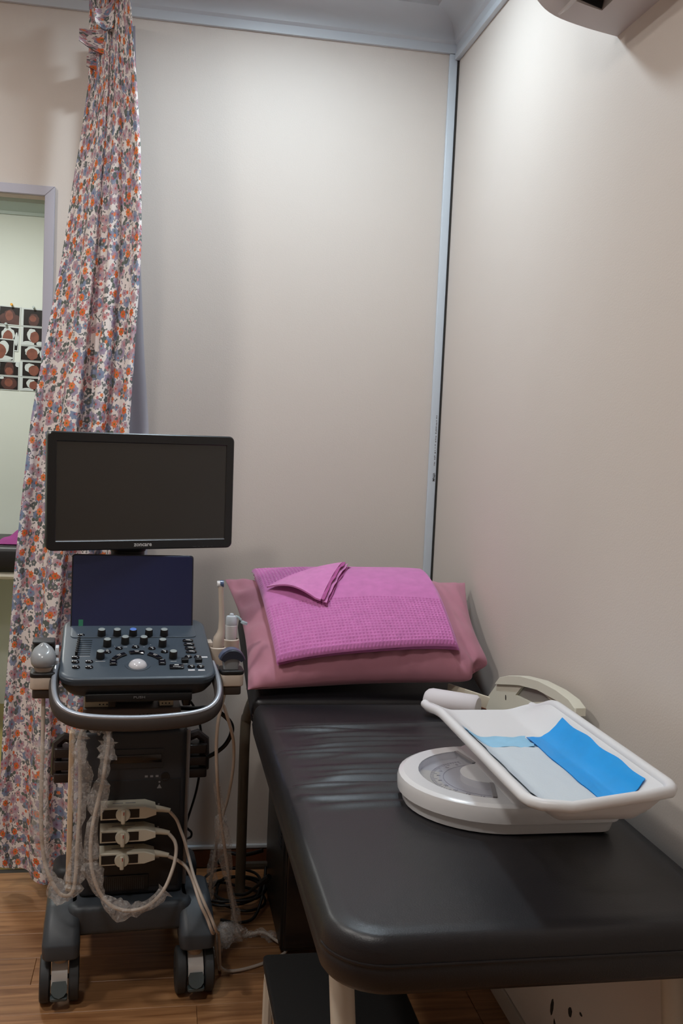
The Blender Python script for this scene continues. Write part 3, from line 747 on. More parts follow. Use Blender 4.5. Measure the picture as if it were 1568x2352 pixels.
# ------------------------------------------------------------------ folded waffle blanket on the pillow
def pn(u, v):
    e = .004
    a = pil(u+e, v, 2)-pil(u-e, v, 2); b_ = pil(u, v+e, 2)-pil(u, v-e, 2); return a.cross(b_).normalized()
def psm(u, v):      # smoothed pillow top the blanket lies on
    p = P_BL*(1-u)*(1-v)+P_BR*u*(1-v)+P_TL*(1-u)*v+P_TR*u*v
    a, b_ = pprof(u, v)
    return p+PN*(.081*a*b_)
bl = thing('folded_blanket', 'folded magenta-pink waffle blanket lying on the dusty pink pillow', 'blanket', (.5, 2.65, .9))
BO = (.5, 2.65, .9)
def blanket_layer(name, ua, ub, va, vb, h0, h1, mat, nu, nv, waffle=False, skew=0.0, seed=0):
    m = MB()
    def uvm(s, t):
        u = lerp(lerp(ua[0], ub[0], s), lerp(ua[1], ub[1], s), t); v = lerp(lerp(va[0], vb[0], t), lerp(va[1], vb[1], t), s)
        return u, v
    W_, H_ = .45, .42
    def top(s, t):
        u, v = uvm(s, t); d = min(s*W_, (1-s)*W_, t*H_, (1-t)*H_); r_ = (h1-h0)*.9
        q = max(0, r_-d); hh = h0+(h1-h0)*math.sqrt(max(0, 1-(q/r_)**2))
        hh += .0035*noise.noise((s*4, t*4, seed))*sm(d/.03)
        if waffle:
            band = max(1-sm((t-.425)/.01), sm((t-.62)/.02)*(1-sm((s-.30)/.02)))
            if t > .97: band = 0
            cu, cv = (s*50) % 1, (t*42) % 1
            cell = sm((min(cu, 1-cu)-.12)/.2)*sm((min(cv, 1-cv)-.12)/.2)
            hh -= .0032*cell*band*(.6+.4*sm(d/.01))
        return psm(u, v)+PN*hh
    def bot(s, t):
        u, v = uvm(s, t); return psm(u, v)+PN*h0
    m.grid(nu, nv, top); m.grid(nu, nv, bot, flip=True) if False else m.grid(40, 30, bot, flip=True)
    return m.build(name, mat, bl, 70, origin=BO)
blanket_layer('fold_layer', (.120, .118), (.846, .835), (.080, .135), (.955, .965), .001, .0125, blanketm, 60, 50, seed=1)
blanket_layer('fold_layer', (.116, .114), (.838, .826), (.070, .125), (.962, .972), .0125, .022, blanketm, 60, 50, seed=2)
blanket_layer('waffle_top', (.112, .110), (.826, .808), (.058, .108), (.99, .99), 0.022, .034, blanketm, 300, 252, True, seed=3)
# plain corner folded back over the waffle side
def flap(a, b_, off):
    tip = (.130, .61); hi = (.468, .86); lo = (.318, .40)
    u = lerp(tip[0], lerp(lo[0], hi[0], b_), a); v = lerp(tip[1], lerp(lo[1], hi[1], b_), a)
    lift = .008+.018*math.sin(PI*min(1, a*1.1))*(1-b_)**2+.006*a
    return psm(u, min(v, .985))+PN*(.034+lift+off)+Vector((0, 0, max(0, v-.985)*.1))
mb = MB(); mb.grid(40, 30, lambda a, b_: flap(a, b_, .005)); mb.grid(40, 30, lambda a, b_: flap(a, b_, 0), flip=True)
mb.grid(30, 1, lambda a, b_: flap(a, 0, .005*b_)); mb.grid(30, 1, lambda a, b_: flap(1, a, .005*b_), flip=True)
mb.build('folded_corner', pmat('pink_plain_weave', (212, 130, 188), .95, spec=.08, var=.06, vscale=60, bump=.4, bscale=900, sheen=.35), bl, 70, origin=BO)
for k, (e0, e1, of) in enumerate(((.985, 1.055, .003), (1.02, 1.10, -.004), (1.06, 1.125, -.012))):
    def hemf(a, b_, e0=e0, e1=e1, of=of, k=k):
        wv = .006*math.sin(b_*16+k*2)+.004*math.sin(b_*31+k)
        return flap(lerp(e0, e1, a)+wv, .02+.96*b_, of+.002*math.sin(b_*20+k))
    mb = MB(); mb.grid(6, 40, hemf); mb.grid(6, 40, lambda a, b_: hemf(a, b_)-PN*.0025, flip=True)
    mb.build('hem_edge', blanketd if k != 1 else MATS['pink_plain_weave'], bl, 70, origin=BO)

# ------------------------------------------------------------------ under and beside the couch
step_stool('step_stool', 'black topped step stool with cream tube legs half under the near end of the couch', .395, 1.93, ((.222, 0),), .285, .385)
tw = thing('computer_tower', 'black upright box on the floor under the couch with cables plugged in', 'computer', (.462, 2.72, 0))
mb = MB(); mb.rbox((0, 0, .215), (.235, .40, .41), .012, .006); mb.build('case', blackp, tw)
mb = MB(); mb.rbox((0, -.205, .215), (.22, .012, .38), .01, .004); mb.build('front_panel', blackgloss, tw)
mb = MB()
for k in range(10): mb.box((-.1195, -.12, .27+.012*k), (.003, .06, .006))
mb.build('side_vent', bodygrey, tw, 0)
for sx in (-.09, .09):
    for sy in (-.15, .15):
        mb = MB(); mb.lathe([(.014, 0), (.014, .012)], 12, M=T(sx, sy, 0)); mb.build('foot', rubber, tw)
def cable(name, label, pts, r_, mat, group=None, k=6, plug=None, cat='cable'):
    o = pts[0]; t_ = thing(name, label, cat, o, 0, group or 'black cables on the floor')
    m = MB(); m.tube(spline(pts, k), r_, 8); m.build('cord', mat, t_, 60, origin=o)
    if plug:
        a, b_ = Vector(plug[0]), Vector(plug[1]); m = MB(); m.tube([a, lerp(a, b_, .5), b_], [.007, .0095, .0085], 8); m.build('plug', mat, t_, 40, origin=o)
    return t_
rnd = random.Random(8)
coil = []
for k in range(46):
    a = k*.62; q = .075+.02*math.sin(k*.9)+.012*rnd.random()
    coil.append((.245+q*1.05*math.cos(a)+.012*math.sin(k*.35), 2.845+q*1.05*math.sin(a), .006+.010*(1+math.sin(k*.47))+.0006*k))
cable('coiled_cable', 'black cables coiled loosely on the floor below the headrest', coil, .0042, blackcable, k=4)
cable('plugged_cable', 'black cable plugged into the left side of the box under the couch', [(.235, 2.79, .045), (.27, 2.765, .055), (.295, 2.74, .085), (.318, 2.715, .118)], .0045, blackcable, plug=((.306, 2.728, .10), (.331, 2.70, .135)))
cable('long_black_cable', 'thick black cable running from the coil to the back of the box under the couch', [(.20, 2.93, .075), (.23, 2.945, .10), (.27, 2.93, .10), (.30, 2.915, .11), (.332, 2.90, .125)], .006, blackcable)
cable('low_black_cable', 'black cable on the floor in front of the coil, bending up to the box', [(.20, 2.72, .005), (.25, 2.70, .005), (.295, 2.715, .012), (.322, 2.76, .06), (.331, 2.80, .12)], .0042, blackcable)

# ------------------------------------------------------------------ air conditioner on the right wall
ac = thing('air_conditioner', 'white wall air conditioner with open louver high on the right wall', 'air conditioner', (XR, 1.93, 2.19))
AO = (XR, 1.93, 2.19)
pf = [(.862, 2.194), (.792, 2.204), (.728, 2.219), (.692, 2.243), (.667, 2.283), (.653, 2.335), (.650, 2.40), (.655, 2.455), (.672, 2.468), (.862, 2.468)]
def sm_prof(pf):
    p = spline([(a, 0, b_) for a, b_ in pf[:7]], 4); return [(q.x, q.z) for q in p]+pf[7:]
full = sm_prof(pf)
AY1, AY0 = 1.93, 1.12
def acring(pr, y): return [(x, y, z) for x, z in pr]
mb = MB(); ins = inset(full[::-1], .004)[::-1]
mb.loft([acring(ins, AY1), acring(full, AY1-.005), acring(full, AY1-.085)]); mb.loft([acring(full, AY0+.085), acring(full, AY0+.005), acring(ins, AY0)])
# middle section with the outlet slot cut into the lower front
i0 = min(range(len(full)), key=lambda i: math.hypot(full[i][0]-.792, full[i][1]-2.204)); i1 = min(range(len(full)), key=lambda i: math.hypot(full[i][0]-.735, full[i][1]-2.217))
slot = full[:i0+1]+[(.800, 2.262), (.752, 2.285)]+full[i1:]
mb.loft([acring(slot, AY1-.085), acring(slot, AY0+.085)])
mb.build('body', acm, ac, 30, origin=AO)
mb = MB(); mb.loft([[(x, y, z) for x, z in ((.799, 2.258), (.790, 2.206), (.738, 2.220), (.753, 2.281))] for y in (AY1-.088, AY1-.0865)]); mb.loft([[(x, y, z) for x, z in ((.799, 2.2615), (.7515, 2.284), (.7505, 2.278), (.797, 2.256))] for y in (AY1-.086, AY0+.086)])
mb.build('outlet_slot', acdark, ac, 0, origin=AO)
mb = MB()
mb.loft([[(x, y, z) for x, z in ((.748, 2.222), (.722, 2.203), (.7195, 2.2055), (.742, 2.226))] for y in (AY1-.045, AY0+.045)]); mb.build('louver', acm, ac, 20, origin=AO)
mb = MB(); mb.box((.862-.003, (AY0+AY1)/2, 2.33), (.006, .7, .2)); mb.build('wall_plate', acdark, ac, 0, origin=AO)
# ------------------------------------------------------------------ ultrasound machine (own frame: x right, -y towards the camera)
UO = (-.03, 2.45, 0); UR = rad(4)
UM = Matrix.Translation(UO) @ Matrix.Rotation(UR, 4, 'Z')
us = thing('ultrasound_machine', 'wheeled ultrasound machine with two black screens and a slate grey control panel', 'medical device', UO, UR)
CX = -.021
# cabinet
mb = MB(); mb.rbox((-.017, .12, .435), (.252, .30, .41), .018, .010); cab = mb.build('cabinet', cabgrey, us)
mb = MB(); mb.rbox((-.025, .11, .668), (.235, .26, .052), .01, .003); mb.build('upper_housing', pmat('brown_grey_plastic', (92, 82, 78), .5), us)
mb = MB()
for r_ in range(4):
    for c in range(9): mb.lathe([(.0022, 0), (.0022, .001)], 6, M=T(-.012+.009*c+(.0045 if r_ % 2 else 0), -.0203, .655+.008*r_, rx=PI/2))
o = mb.build('speaker_holes', blackp, cab, 0); o['kind'] = 'stuff'
for nm, c, d, m_ in (('disc_drive', (-.025, -.0305, .573), (.155, .005, .048), bodygrey), ('drive_door', (-.02, -.0335, .573), (.135, .003, .021), blackgloss), ('connector_panel', (-.012, -.0305, .385), (.215, .004, .27), pmat('connector_black', (30, 31, 34), .5)),
                     ('vent_grille', (-.035, -.0335, .262), (.12, .005, .040), blackp)):
    mb = MB(); mb.rbox(c, d, .0015, .001, n=2); mb.build(nm, m_, cab)
mb = MB(); mb.lathe([(.011, 0), (.011, .003), (.008, .003), (.008, .0012)], 20, M=T(.058, -.030, .525, rx=PI/2)); mb.build('socket', blackp, cab)
mb = MB()
for k in range(3): mb.box((.012+.013*k, -.0301, .527), (.007, .0006, .005))
for zz in (.497, .441, .383, .320): mb.add([(.038, -.0328, zz), (.050, -.0328, zz), (.044, -.0328, zz+.011)], [[0, 1, 2]]); mb.lathe([(.0025, 0), (.0025, .0004)], 8, M=T(.044, -.0327, zz+.016, rx=PI/2))
o = mb.build('printed_symbols', dimlegend, cab, 0); o['kind'] = 'stuff'
mb = MB()
for k in range(22): mb.box((-.088+.0048*k, -.0365, .262), (.0016, .0015, .03))
o = mb.build('grille_slats', bodygrey, cab, 0); o['kind'] = 'stuff'
for sx, m_ in ((-.166, pmat('beige_side_trim', (224, 198, 168), .4)), (.1155, pmat('grey_side_trim', (150, 146, 146), .4))):
    mb = MB(); mb.rbox((sx, .022, .43), (.014 if sx < 0 else .011, .03, .40), .004, .003); mb.build('side_trim', m_, cab)
for sx in (-.185, .150):
    mb = MB(); hk = [(-.028*(1 if sx > 0 else -1), .14, .575), (.0, .14, .585), (.018*(1 if sx > 0 else -1), .14, .57), (.020*(1 if sx > 0 else -1), .14, .52), (.020*(1 if sx > 0 else -1), .14, .49)]
    mb.tube([(sx+p[0], p[1]-.02, p[2]) for p in hk], .013, 8)
    for k in range(3): mb.rbox((sx, .12, .55-.032*k), (.05, .05, .024), .006, .003)
    mb.build('cable_hook', pmat('dark_brown_plastic', (48, 40, 40), .35), us)
# wheeled base
mb = MB(); mb.rbox((-.018, .10, .192), (.30, .36, .072), .03, .014); base = mb.build('base', footgrey, us)
for sx in (-1, 1):
    cxf = -.018+sx*.160; m = MB(); rings = []
    for zz, w, y0, y1, R in ((.122, .080, -.118, -.03, .016), (.127, .085, -.123, -.02, .018), (.158, .087, -.126, .02, .018), (.163, .085, -.124, .03, .018), (.205, .080, -.085, .06, .018), (.222, .074, -.055, .07, .018), (.228, .062, -.045, .06, .016)):
        rings.append([(x, y, zz) for x, y in rr(w, y1-y0, R, 5, cxf-sx*.002*(zz > .2), (y0+y1)/2)])
    m.loft(rings); m.build('front_foot', footgrey, us)
    m = MB(); m.rbox((-.018+sx*.155, .27, .155), (.075, .11, .085), .03, .02); m.build('rear_foot', bodygrey, us)
def caster(x, y, front=True):
    m = MB(); m.lathe([(.019, .100), (.019, .108), (.017, .110), (.017, .124)], 20, M=T(x, y, 0)); c = m.build('caster', castcream, us)
    # bracket
    m = MB(); pr = [(-.044, .060), (-.040, .078), (-.026, .094), (-.008, .104), (.018, .104), (.022, .09), (.01, .07), (.0, .05), (-.012, .045), (-.034, .056)]
    m.loft([[(x+sx, y+a, b_) for a, b_ in pr] for sx in (-.0185, .0185)]); m.build('fork', castwhite, c)
    for sx in (-1, 1):
        m = MB(); m.lathe([(.036, -.012), (.050, -.012), (.0545, -.009), (.055, 0), (.0545, .009), (.050, .012), (.036, .012)], 32, M=T(x+sx*.0335, y+.004, .0552, ry=PI/2)); m.build('tyre', rubber, c)
        m = MB(); m.lathe([(.0355, -.0105), (.0355, .0105)], 28, M=T(x+sx*.0335, y+.004, .0552, ry=PI/2)); m.build('hub', castwhite, c)
    m = MB(); m.tube([(x-.046, y+.004, .0552), (x+.046, y+.004, .0552)], .006); m.build('axle', blackp, c)
    if front:
        m = MB(); m.prism([(-.014, .010), (.014, .010), (.017, 0), (.016, -.012), (.010, -.020), (0, -.024), (-.010, -.020), (-.016, -.012), (-.017, 0)], 0, .008, M=T(x, y-.046, .058, rx=rad(62)), bev=.0015)
        m.rbox((x, y-.050, .034), (.040, .024, .008), .006, .002); m.build('brake_pedal', pedalm, c)
caster(-.180, -.07); caster(.139, -.082); caster(-.172, .27, False); caster(.136, .27, False)

# neck and brackets under the console
mb = MB(); mb.rbox((-.02, .07, .735), (.100, .09, .08), .012, .004); mb.build('lift_column', pmat('column_grey', (86, 84, 88), .45), us)
for sx in (-.098, .068):
    mb = MB(); mb.rbox((CX+sx+.01, .02, .712), (.060 if sx < 0 else .034, .05, .034), .002, .0015); br = mb.build('perforated_bracket', creambr, us)
    mb = MB()
    for k in range(8): mb.lathe([(.0019, 0), (.0019, .0006)], 8, M=T(CX+sx+(.016 if sx < 0 else 0)+.0085*(k % 3)+(.004 if (k//3) % 2 else 0), -.0052, .702+.009*(k//3), rx=PI/2))
    o = mb.build('bracket_holes', blackp, br, 0); o['kind'] = 'stuff'
for sx in (-.073, .105):
    mb = MB(); mb.rbox((sx, .0, .725), (.020, .04, .055), .006, .003); mb.build('hinge_block', blackp, us)

# console: control panel plane tilted towards the user
TILT = rad(14)
PM = Matrix.Translation((CX, -.05, .850)) @ Matrix.Rotation(TILT, 4, 'X')
def panel_ring(dw, z, R=.04, y0=-.150, y1=.170, taper=.018):
    pts = rr(.350+2*dw, (y1-y0)+2*dw, R, 7, 0, (y0+y1)/2)
    return [(x*(1-taper*2*(y-y0)/(y1-y0)/1.0*.5*(.350/.350)) if y > y0 else x, y, z) for x, y in pts]
mb = MB(); mb.loft([panel_ring(-.003, -.020), panel_ring(0, -.018), panel_ring(.0015, -.008), panel_ring(0, -.003), panel_ring(-.0025, -.0008), panel_ring(-.007, 0)], M=PM); con = mb.build('console', panelgrey, us, 30)
mb = MB(); mb.loft([panel_ring(-.050, -.0655, .03), panel_ring(-.034, -.064, .03), panel_ring(-.014, -.050), panel_ring(-.005, -.034), panel_ring(-.0035, -.0205)], M=PM); mb.build('console_underside', bodygrey, us, 40)
mb = MB(); mb.rbox((CX+.002, -.178, .7665), (.238, .02, .018), .004, .002, n=2); dk = mb.build('tray_drawer', blackp, us)
text_obj('PUSH', .0075, T(CX+.002, -.1886, .7670) @ Matrix.Rotation(PI/2, 4, 'X'), dimlegend, 'printed_lettering', dk, font_x=1.5)
# shallow raised step across the panel and the touch screen sill
mb = MB(); mb.rbox((-.004, .100, .0008), (.302, .088, .0024), .012, .0008, M=PM); mb.build('screen_sill', panelgrey, con)
def onp(x, y, z=0): return PM @ Matrix.Translation((x, y, z))
for k, (x, y) in enumerate([(-.082,.066),(-.045,.066),(-.007,.066),(.031,.065),(.068,.065),(-.069,.012),(-.027,.025),(.017,.024),(.061,.009),(-.085,-.051),(.082,-.054)]):
    m = MB(); m.lathe([(.0098, 0), (.0098, .002), (.0092, .016), (.0082, .0178)], 20, 0, onp(x, y, .0008), c1=False)
    m.lathe([(.0082, .0178), (.0076, .0184)], 20, 1, onp(x, y, .0008), c0=False)
    m.build('knob', [blackp, bluecap if k == 2 else knobtop], con)
def legend(m, x, y, w, rows=1, z=.0045, gap=.0026):
    for r_ in range(rows): m.box((x, y-gap*r_, z), (w*(1-.25*r_), .0011, .0004), 1, PM)
for x, y in [(-.042,-.003),(-.003,.003),(.035,-.005),(.064,-.023),(-.069,-.022),(-.141,-.049),(-.141,-.071),(-.139,-.097),(-.110,-.071),(-.110,-.098),(-.130,.069),(.118,-.051),(.140,-.052),(.121,-.101),(.142,-.102)]:
    m = MB(); rx_, ry_ = .0086, .0062
    m.loft([[(x+rx_*q*math.cos(2*PI*k/20), y+ry_*q*math.sin(2*PI*k/20), z) for k in range(20)] for q, z in ((1.06, 0), (1.06, .0018), (.94, .0034), (.7, .0042))], 0, PM)
    legend(m, x, y+.0008, .007, 2); m.build('button', [blackgloss, legendm], con)
for x, y in [(.124,.035),(.125,.014),(.126,-.006),(.127,-.026)]:
    m = MB(); m.rbox((x, y, .002), (.026, .0115, .005), .005, .0018, 0, PM); legend(m, x, y+.001, .012, 2, .0047); m.build('button', [blackgloss, legendm], con)
for x, y in [(.108,-.074),(.140,-.073)]:
    m = MB(); m.rbox((x, y, .004), (.0165, .0125, .010), .002, .0015, 0, PM); m.box((x, y-.0115, .0006), (.010, .0011, .0004), 1, PM); m.build('toggle', [blackp, legendm], con)
m = MB(); m.rbox((.087, -.102, .002), (.033, .019, .005), .003, .0015, 0, PM); m.box((.087, -.0975, .0047), (.010, .0042, .0004), 1, PM); fz = m.build('freeze_key', [blackgloss, legendm], con)
text_obj('Freeze', .0064, onp(.087, -.1055, .0047), legendm, 'printed_lettering', fz)
def arc_key(a0, a1, ri, ro, cx_=-.001, cy_=-.088):
    m = MB(); n = 8; out = [(cx_+ro*math.cos(lerp(a0, a1, k/n)), cy_+ro*math.sin(lerp(a0, a1, k/n))) for k in range(n+1)]+[(cx_+ri*math.cos(lerp(a1, a0, k/n)), cy_+ri*math.sin(lerp(a1, a0, k/n))) for k in range(n+1)]
    m.prism(out, 0, .005, 0, PM, bev=.0016); am = (a0+a1)/2; rm = (ri+ro)/2
    for dr_, w in ((.002, .011), (-.002, .008)):
        m.box((0, 0, 0), (w, .0011, .0004), 1, onp(cx_+(rm+dr_)*math.cos(am), cy_+(rm+dr_)*math.sin(am), .0053) @ Matrix.Rotation(am-PI/2, 4, 'Z'))
    m.build('arc_key', [blackgloss, legendm], con)
arc_key(rad(74), rad(106), .055, .068); arc_key(rad(116), rad(152), .053, .066); arc_key(rad(28), rad(64), .053, .066)
for x in (-.056, .055):
    m = MB(); m.rbox((x, -.078, .002), (.0165, .0235, .005), .002, .0014, 0, PM); m.box((x, -.070, .0047), (.009, .0010, .0004), 1, PM); m.box((x, -.085, .0047), (.009, .0010, .0004), 1, PM); m.build('square_key', [blackgloss, legendm], con)
m = MB(); m.lathe([(.030, -.001), (.029, .0012), (.0235, .0002)], 36, M=onp(-.001, -.088), c1=False); tb = m.build('trackball_ring', panelgrey, con)
m = MB(); m.lathe([(.0215*math.cos(a), .0215*math.sin(a)*.78-.003) for a in [PI/2*k/10 for k in range(11)]][:-1]+[(.0004, .0215*.78-.003)], 32, M=onp(-.001, -.088)); m.build('trackball', ballm, con)
for k in range(8):
    x, y = -.1345-.0007*k, .042-.0108*k
    m = MB(); m.box((x+.014, y, .0004), (.034, .0012, .0008), 0, PM); m.rbox((x, y, .005), (.0062, .0068, .011), .002, .0012, 0, PM); m.build('slider', blackp, con)
m = MB(); m.box((-.122, -.0415, .0004), (.026, .0011, .0004), 0, PM)
for x, y, w in ((-.085, -.067, .022), (.082, -.071, .014), (-.069, -.007, .005), (-.027, .006, .009), (.017, .006, .003), (.061, -.010, .004), (-.052, .010, .002), (.033, .017, .002), (-.008, .017, .002)): m.box((x, y, .0004), (w, .0012, .0004), 0, PM)
m.build('panel_lettering', legendm, con, 0)
for x, y in ((.120,-.117),(.143,-.118),(.1555,-.052)):
    m = MB(); m.box((x, y, .0005), (.0155, .0056, .0008), 0, PM); m.build('sticker', stickerm, con, 0)
# grab handle round the front
hp = [(CX-.181, -.10, .818), (CX-.186, -.165, .803), (CX-.182, -.215, .786), (CX-.168, -.246, .769), (CX-.140, -.262, .757), (CX-.09, -.270, .750), (CX, -.273, .747), (CX+.09, -.270, .751), (CX+.140, -.262, .758), (CX+.166, -.246, .770), (CX+.179, -.215, .786), (CX+.181, -.165, .803), (CX+.175, -.10, .818)]
hp = [(x, y, z-.010*sm((-.1-y)/.12)) for x, y, z in hp]
hs = spline(hp, 5)
mb = MB(); rings = []
for i, p in enumerate(hs):
    tg = (hs[min(i+1, len(hs)-1)]-hs[max(i-1, 0)]).normalized(); sd = tg.cross(Vector((0, 0, 1))).normalized(); up = Vector((0, 0, 1))
    rings.append([p+sd*.0105*math.copysign(abs(math.cos(a))**.7, math.cos(a))+up*(.0165*math.copysign(abs(math.sin(a))**.7, math.sin(a))-.006) for a in [2*PI*k/14 for k in range(14)]])
mb.loft(rings); hd = mb.build('handle', greyhandle, us, 45)
mb = MB(); mb.tube([p+Vector((0, -.004, .0092)) for p in hs], .0058, 10, sq=.75); mb.build('silver_trim', silver, hd, 60)
# touch screen
SM_ = Matrix.Translation((CX-.007, .088, .962)) @ Matrix.Rotation(rad(-9), 4, 'X')
mb = MB(); mb.loft([[(x, .006, z) for x, z in rr(.296, .186, .008, 4)], [(x, -.006, z) for x, z in rr(.300, .190, .008, 4)], [(x, -.0072, z) for x, z in rr(.298, .188, .008, 4)]][::-1], M=SM_); ts = mb.build('touch_screen', touchedge, us)
mb = MB(); mb.loft([[(x, -.0074, z) for x, z in rr(.294, .184, .007, 4)], [(x, -.0082, z) for x, z in rr(.293, .183, .007, 4)]], M=SM_); mb.build('glass', touchm, ts)
mb = MB(); mb.box((-.125, -.0086, -.076), (.011, .0008, .017), 0, SM_); mb.build('sticker', greenlabel, ts, 0)
# monitor arm and monitor
mb = MB(); mb.rbox((CX-.02, .16, .985), (.085, .05, .30), .02, .006); mb.rbox((CX-.02, .15, 1.13), (.09, .06, .14), .02, .006); mb.build('monitor_arm', blackp, us)
MM = Matrix.Translation((-.013, .100, 1.217)) @ Matrix.Rotation(rad(12), 4, 'Z') @ Matrix.Rotation(rad(-.6), 4, 'Y')
def mring(w, h_, R, y, n=5): return [(x, y, z) for x, z in rr(w, h_, R, n)]
mb = MB(); mb.loft([mring(.466, .284, .012, -.0205), mring(.471, .289, .014, -.018), mring(.471, .289, .014, .004), mring(.460, .278, .02, .012), mring(.36, .20, .03, .030)], M=MM, c0=False)
# bezel face with a recessed opening
mb.loft([mring(.466, .284, .012, -.0205), mring(.4315, .2445, .002, -.0205), mring(.4275, .2405, .0015, -.0185)], M=MM @ T(0, 0, .0), c0=False, c1=False)
mon = mb.build('monitor', bezelm, us, 30)
mb = MB(); mb.loft([mring(.4275, .2405, .0015, -.0184), mring(.4275, .2405, .0015, -.0170)], M=MM); mb.build('screen', screenm, mon)
mb = MB(); mb.box((0, -.0188, -.1198), (.4275, .0010, .0014), 0, MM); mb.build('screen_edge', dimlegend, mon, 0)
text_obj('zoncare', .0148, MM @ T(.000, -.0207, -.1318) @ Matrix.Rotation(PI/2, 4, 'X'), legendm, 'printed_lettering', mon, font_x=.95, bold=.00025)
mb = MB()
for k, w in enumerate((.010, .004, .004, .004, .003)): mb.box((.135+.0115*k, -.0207, -.1395), (w, .0004, .0015), 0, MM)
mb.build('button_marks', pmat('faint_print', (62, 62, 64), .5), mon, 0)
# probe holders, left and right
def holder(cx_, cy2, z, sgn):
    m = MB(); m.rbox((cx_, cy2, z-.005), (.056, .062, .010), .012, .003); h_ = m.build('probe_holder', blackp, us)
    m = MB(); m.rbox((cx_, cy2, z-.024), (.054, .060, .0275), .012, .003); m.build('cup', probecream, h_)
    m = MB(); m.rbox((cx_, cy2, z-.0485), (.044, .052, .0205), .008, .003); m.build('lower_cup', pmat('smoky_brown_plastic', (58, 50, 46), .35) if 'smoky_brown_plastic' not in MATS else MATS['smoky_brown_plastic'], h_)
    m = MB(); m.rbox((cx_-sgn*.040, cy2+.02, z-.006), (.030, .05, .010), .004, .002); m.build('arm', bodygrey, h_)
    return h_
holder(-.232, -.13, .818, -1); holder(.196, -.13, .818, 1)
mb = MB(); mb.rbox((-.235, -.02, .845), (.050, .012, .040), .006, .003); mb.rbox((-.235, -.045, .868), (.050, .05, .006), .006, .002); lt = mb.build('side_rack', bodygrey, us)
mb = MB()
for k in range(4): mb.box((-.225+.006*k, -.028, .852-.004*k), (.0022, .004, .016), 0)
mb.build('rack_slots', blackp, lt, 0)
for zz in (.858, .828):
    mb = MB(); mb.rbox((-.203, -.10, zz), (.008, .03, .018), .002, .0015); mb.build('rail_clip', trimw, us)
mb = MB(); mb.lathe([(.020, .80), (.0205, .806), (.0215, .848), (.0185, .850), (.017, .815)], 24, M=T(.219, .055, 0)); mb.rbox((.190, .055, .815), (.030, .012, .03), .004, .002); mb.build('gel_cup', probecream, us)
mb = MB(); mb.lathe([(.018, .80), (.0195, .845), (.0165, .847), (.0150, .805)], 20, M=T(.176, -.028, 0)); mb.rbox((.157, .02, .842), (.02, .04, .02), .003, .002); mb.build('probe_cup', probecream, us)

# things in the machine's frame
def uth(name, label, cat, p, group=None):
    group = group or {'ultrasound_probe': 'ultrasound probes on the machine', 'black_lead': 'black leads of the machine'}.get(name)
    return thing(name, label, cat, UM @ Vector(p), UR, group)
def connector(p, xo, z):
    # plug box seen from the front: long box with slanted end, knob, strain relief to the right
    x0 = -.095+xo; m = MB()
    def side(y, e): return [(x0+e, y, z-.0155+e), (x0+.105, y, z-.0155+e), (x0+.130, y, z-.008+e), (x0+.130, y, z+.007-e), (x0+.105, y, z+.0155-e), (x0+e, y, z+.0155-e)]
    m.loft([side(-.034, 0), side(-.080, 0), side(-.083, .002)]); c = m.build('connector', creamplast, p, 30, origin=m_o)
    for a, b_ in ((.004, .040), (.064, .090)):
        m = MB(); m.box((x0+(a+b_)/2, -.0836, z), (b_-a, .0012, .021)); m.build('black_inset', blackp, c, 0, origin=m_o)
    m = MB(); m.lathe([(.0172, 0), (.0172, .006), (.0155, .009)], 24, M=T(x0+.052, -.0832, z-.001, rx=PI/2)); m.rbox((x0+.052, -.0955, z-.004), (.010, .010, .033), .004, .003, M=None); m.build('lock_knob', creamplast, c, 40, origin=m_o)
    m = MB(); m.box((x0+.053, -.1008, z+.006), (.002, .0006, .008), 0); m.build('red_mark', redm, c, 0, origin=m_o)
    m = MB(); m.tube([(x0+.129, -.058, z), (x0+.145, -.06, z-.002), (x0+.165, -.064, z-.005)], [.0085, .0072, .0055], 12); m.build('strain_relief', creamplast, c, 50, origin=m_o)
    m = MB()
    for a in (.030, .060): m.box((x0+a+.01, -.056, z+.0157), (.024, .004, .0006))
    m.build('printed_lettering', dimlegend, c, 0, origin=m_o)
def sleeve(m, pts, r0_, r1_, seed, k=4, n=9):
    rn = random.Random(seed); P = spline(pts, k); rings = []; nx = None
    off = Vector((0, 0, 0))
    for i, p in enumerate(P):
        tg = (P[min(i+1, len(P)-1)]-P[max(i-1, 0)]).normalized()
        if nx is None: nx = tg.cross(Vector((0, 1, .1))).normalized()
        nx = (nx-tg*nx.dot(tg)).normalized(); ny = tg.cross(nx)
        base_r = lerp(r0_, r1_, .5+.5*math.sin(i*.55+seed))
        if i % 7 == seed % 7: base_r *= .6
        off = off*.6+Vector((rn.uniform(-1, 1), rn.uniform(-.6, .2), rn.uniform(-1, 1)))*.0028
        rings.append([p+off+(nx*math.cos(2*PI*j/n)+ny*math.sin(2*PI*j/n)*.75)*max(.006, base_r*rn.uniform(.82, 1.18)) for j in range(n)])
    m.loft(rings, c0=False, c1=False)

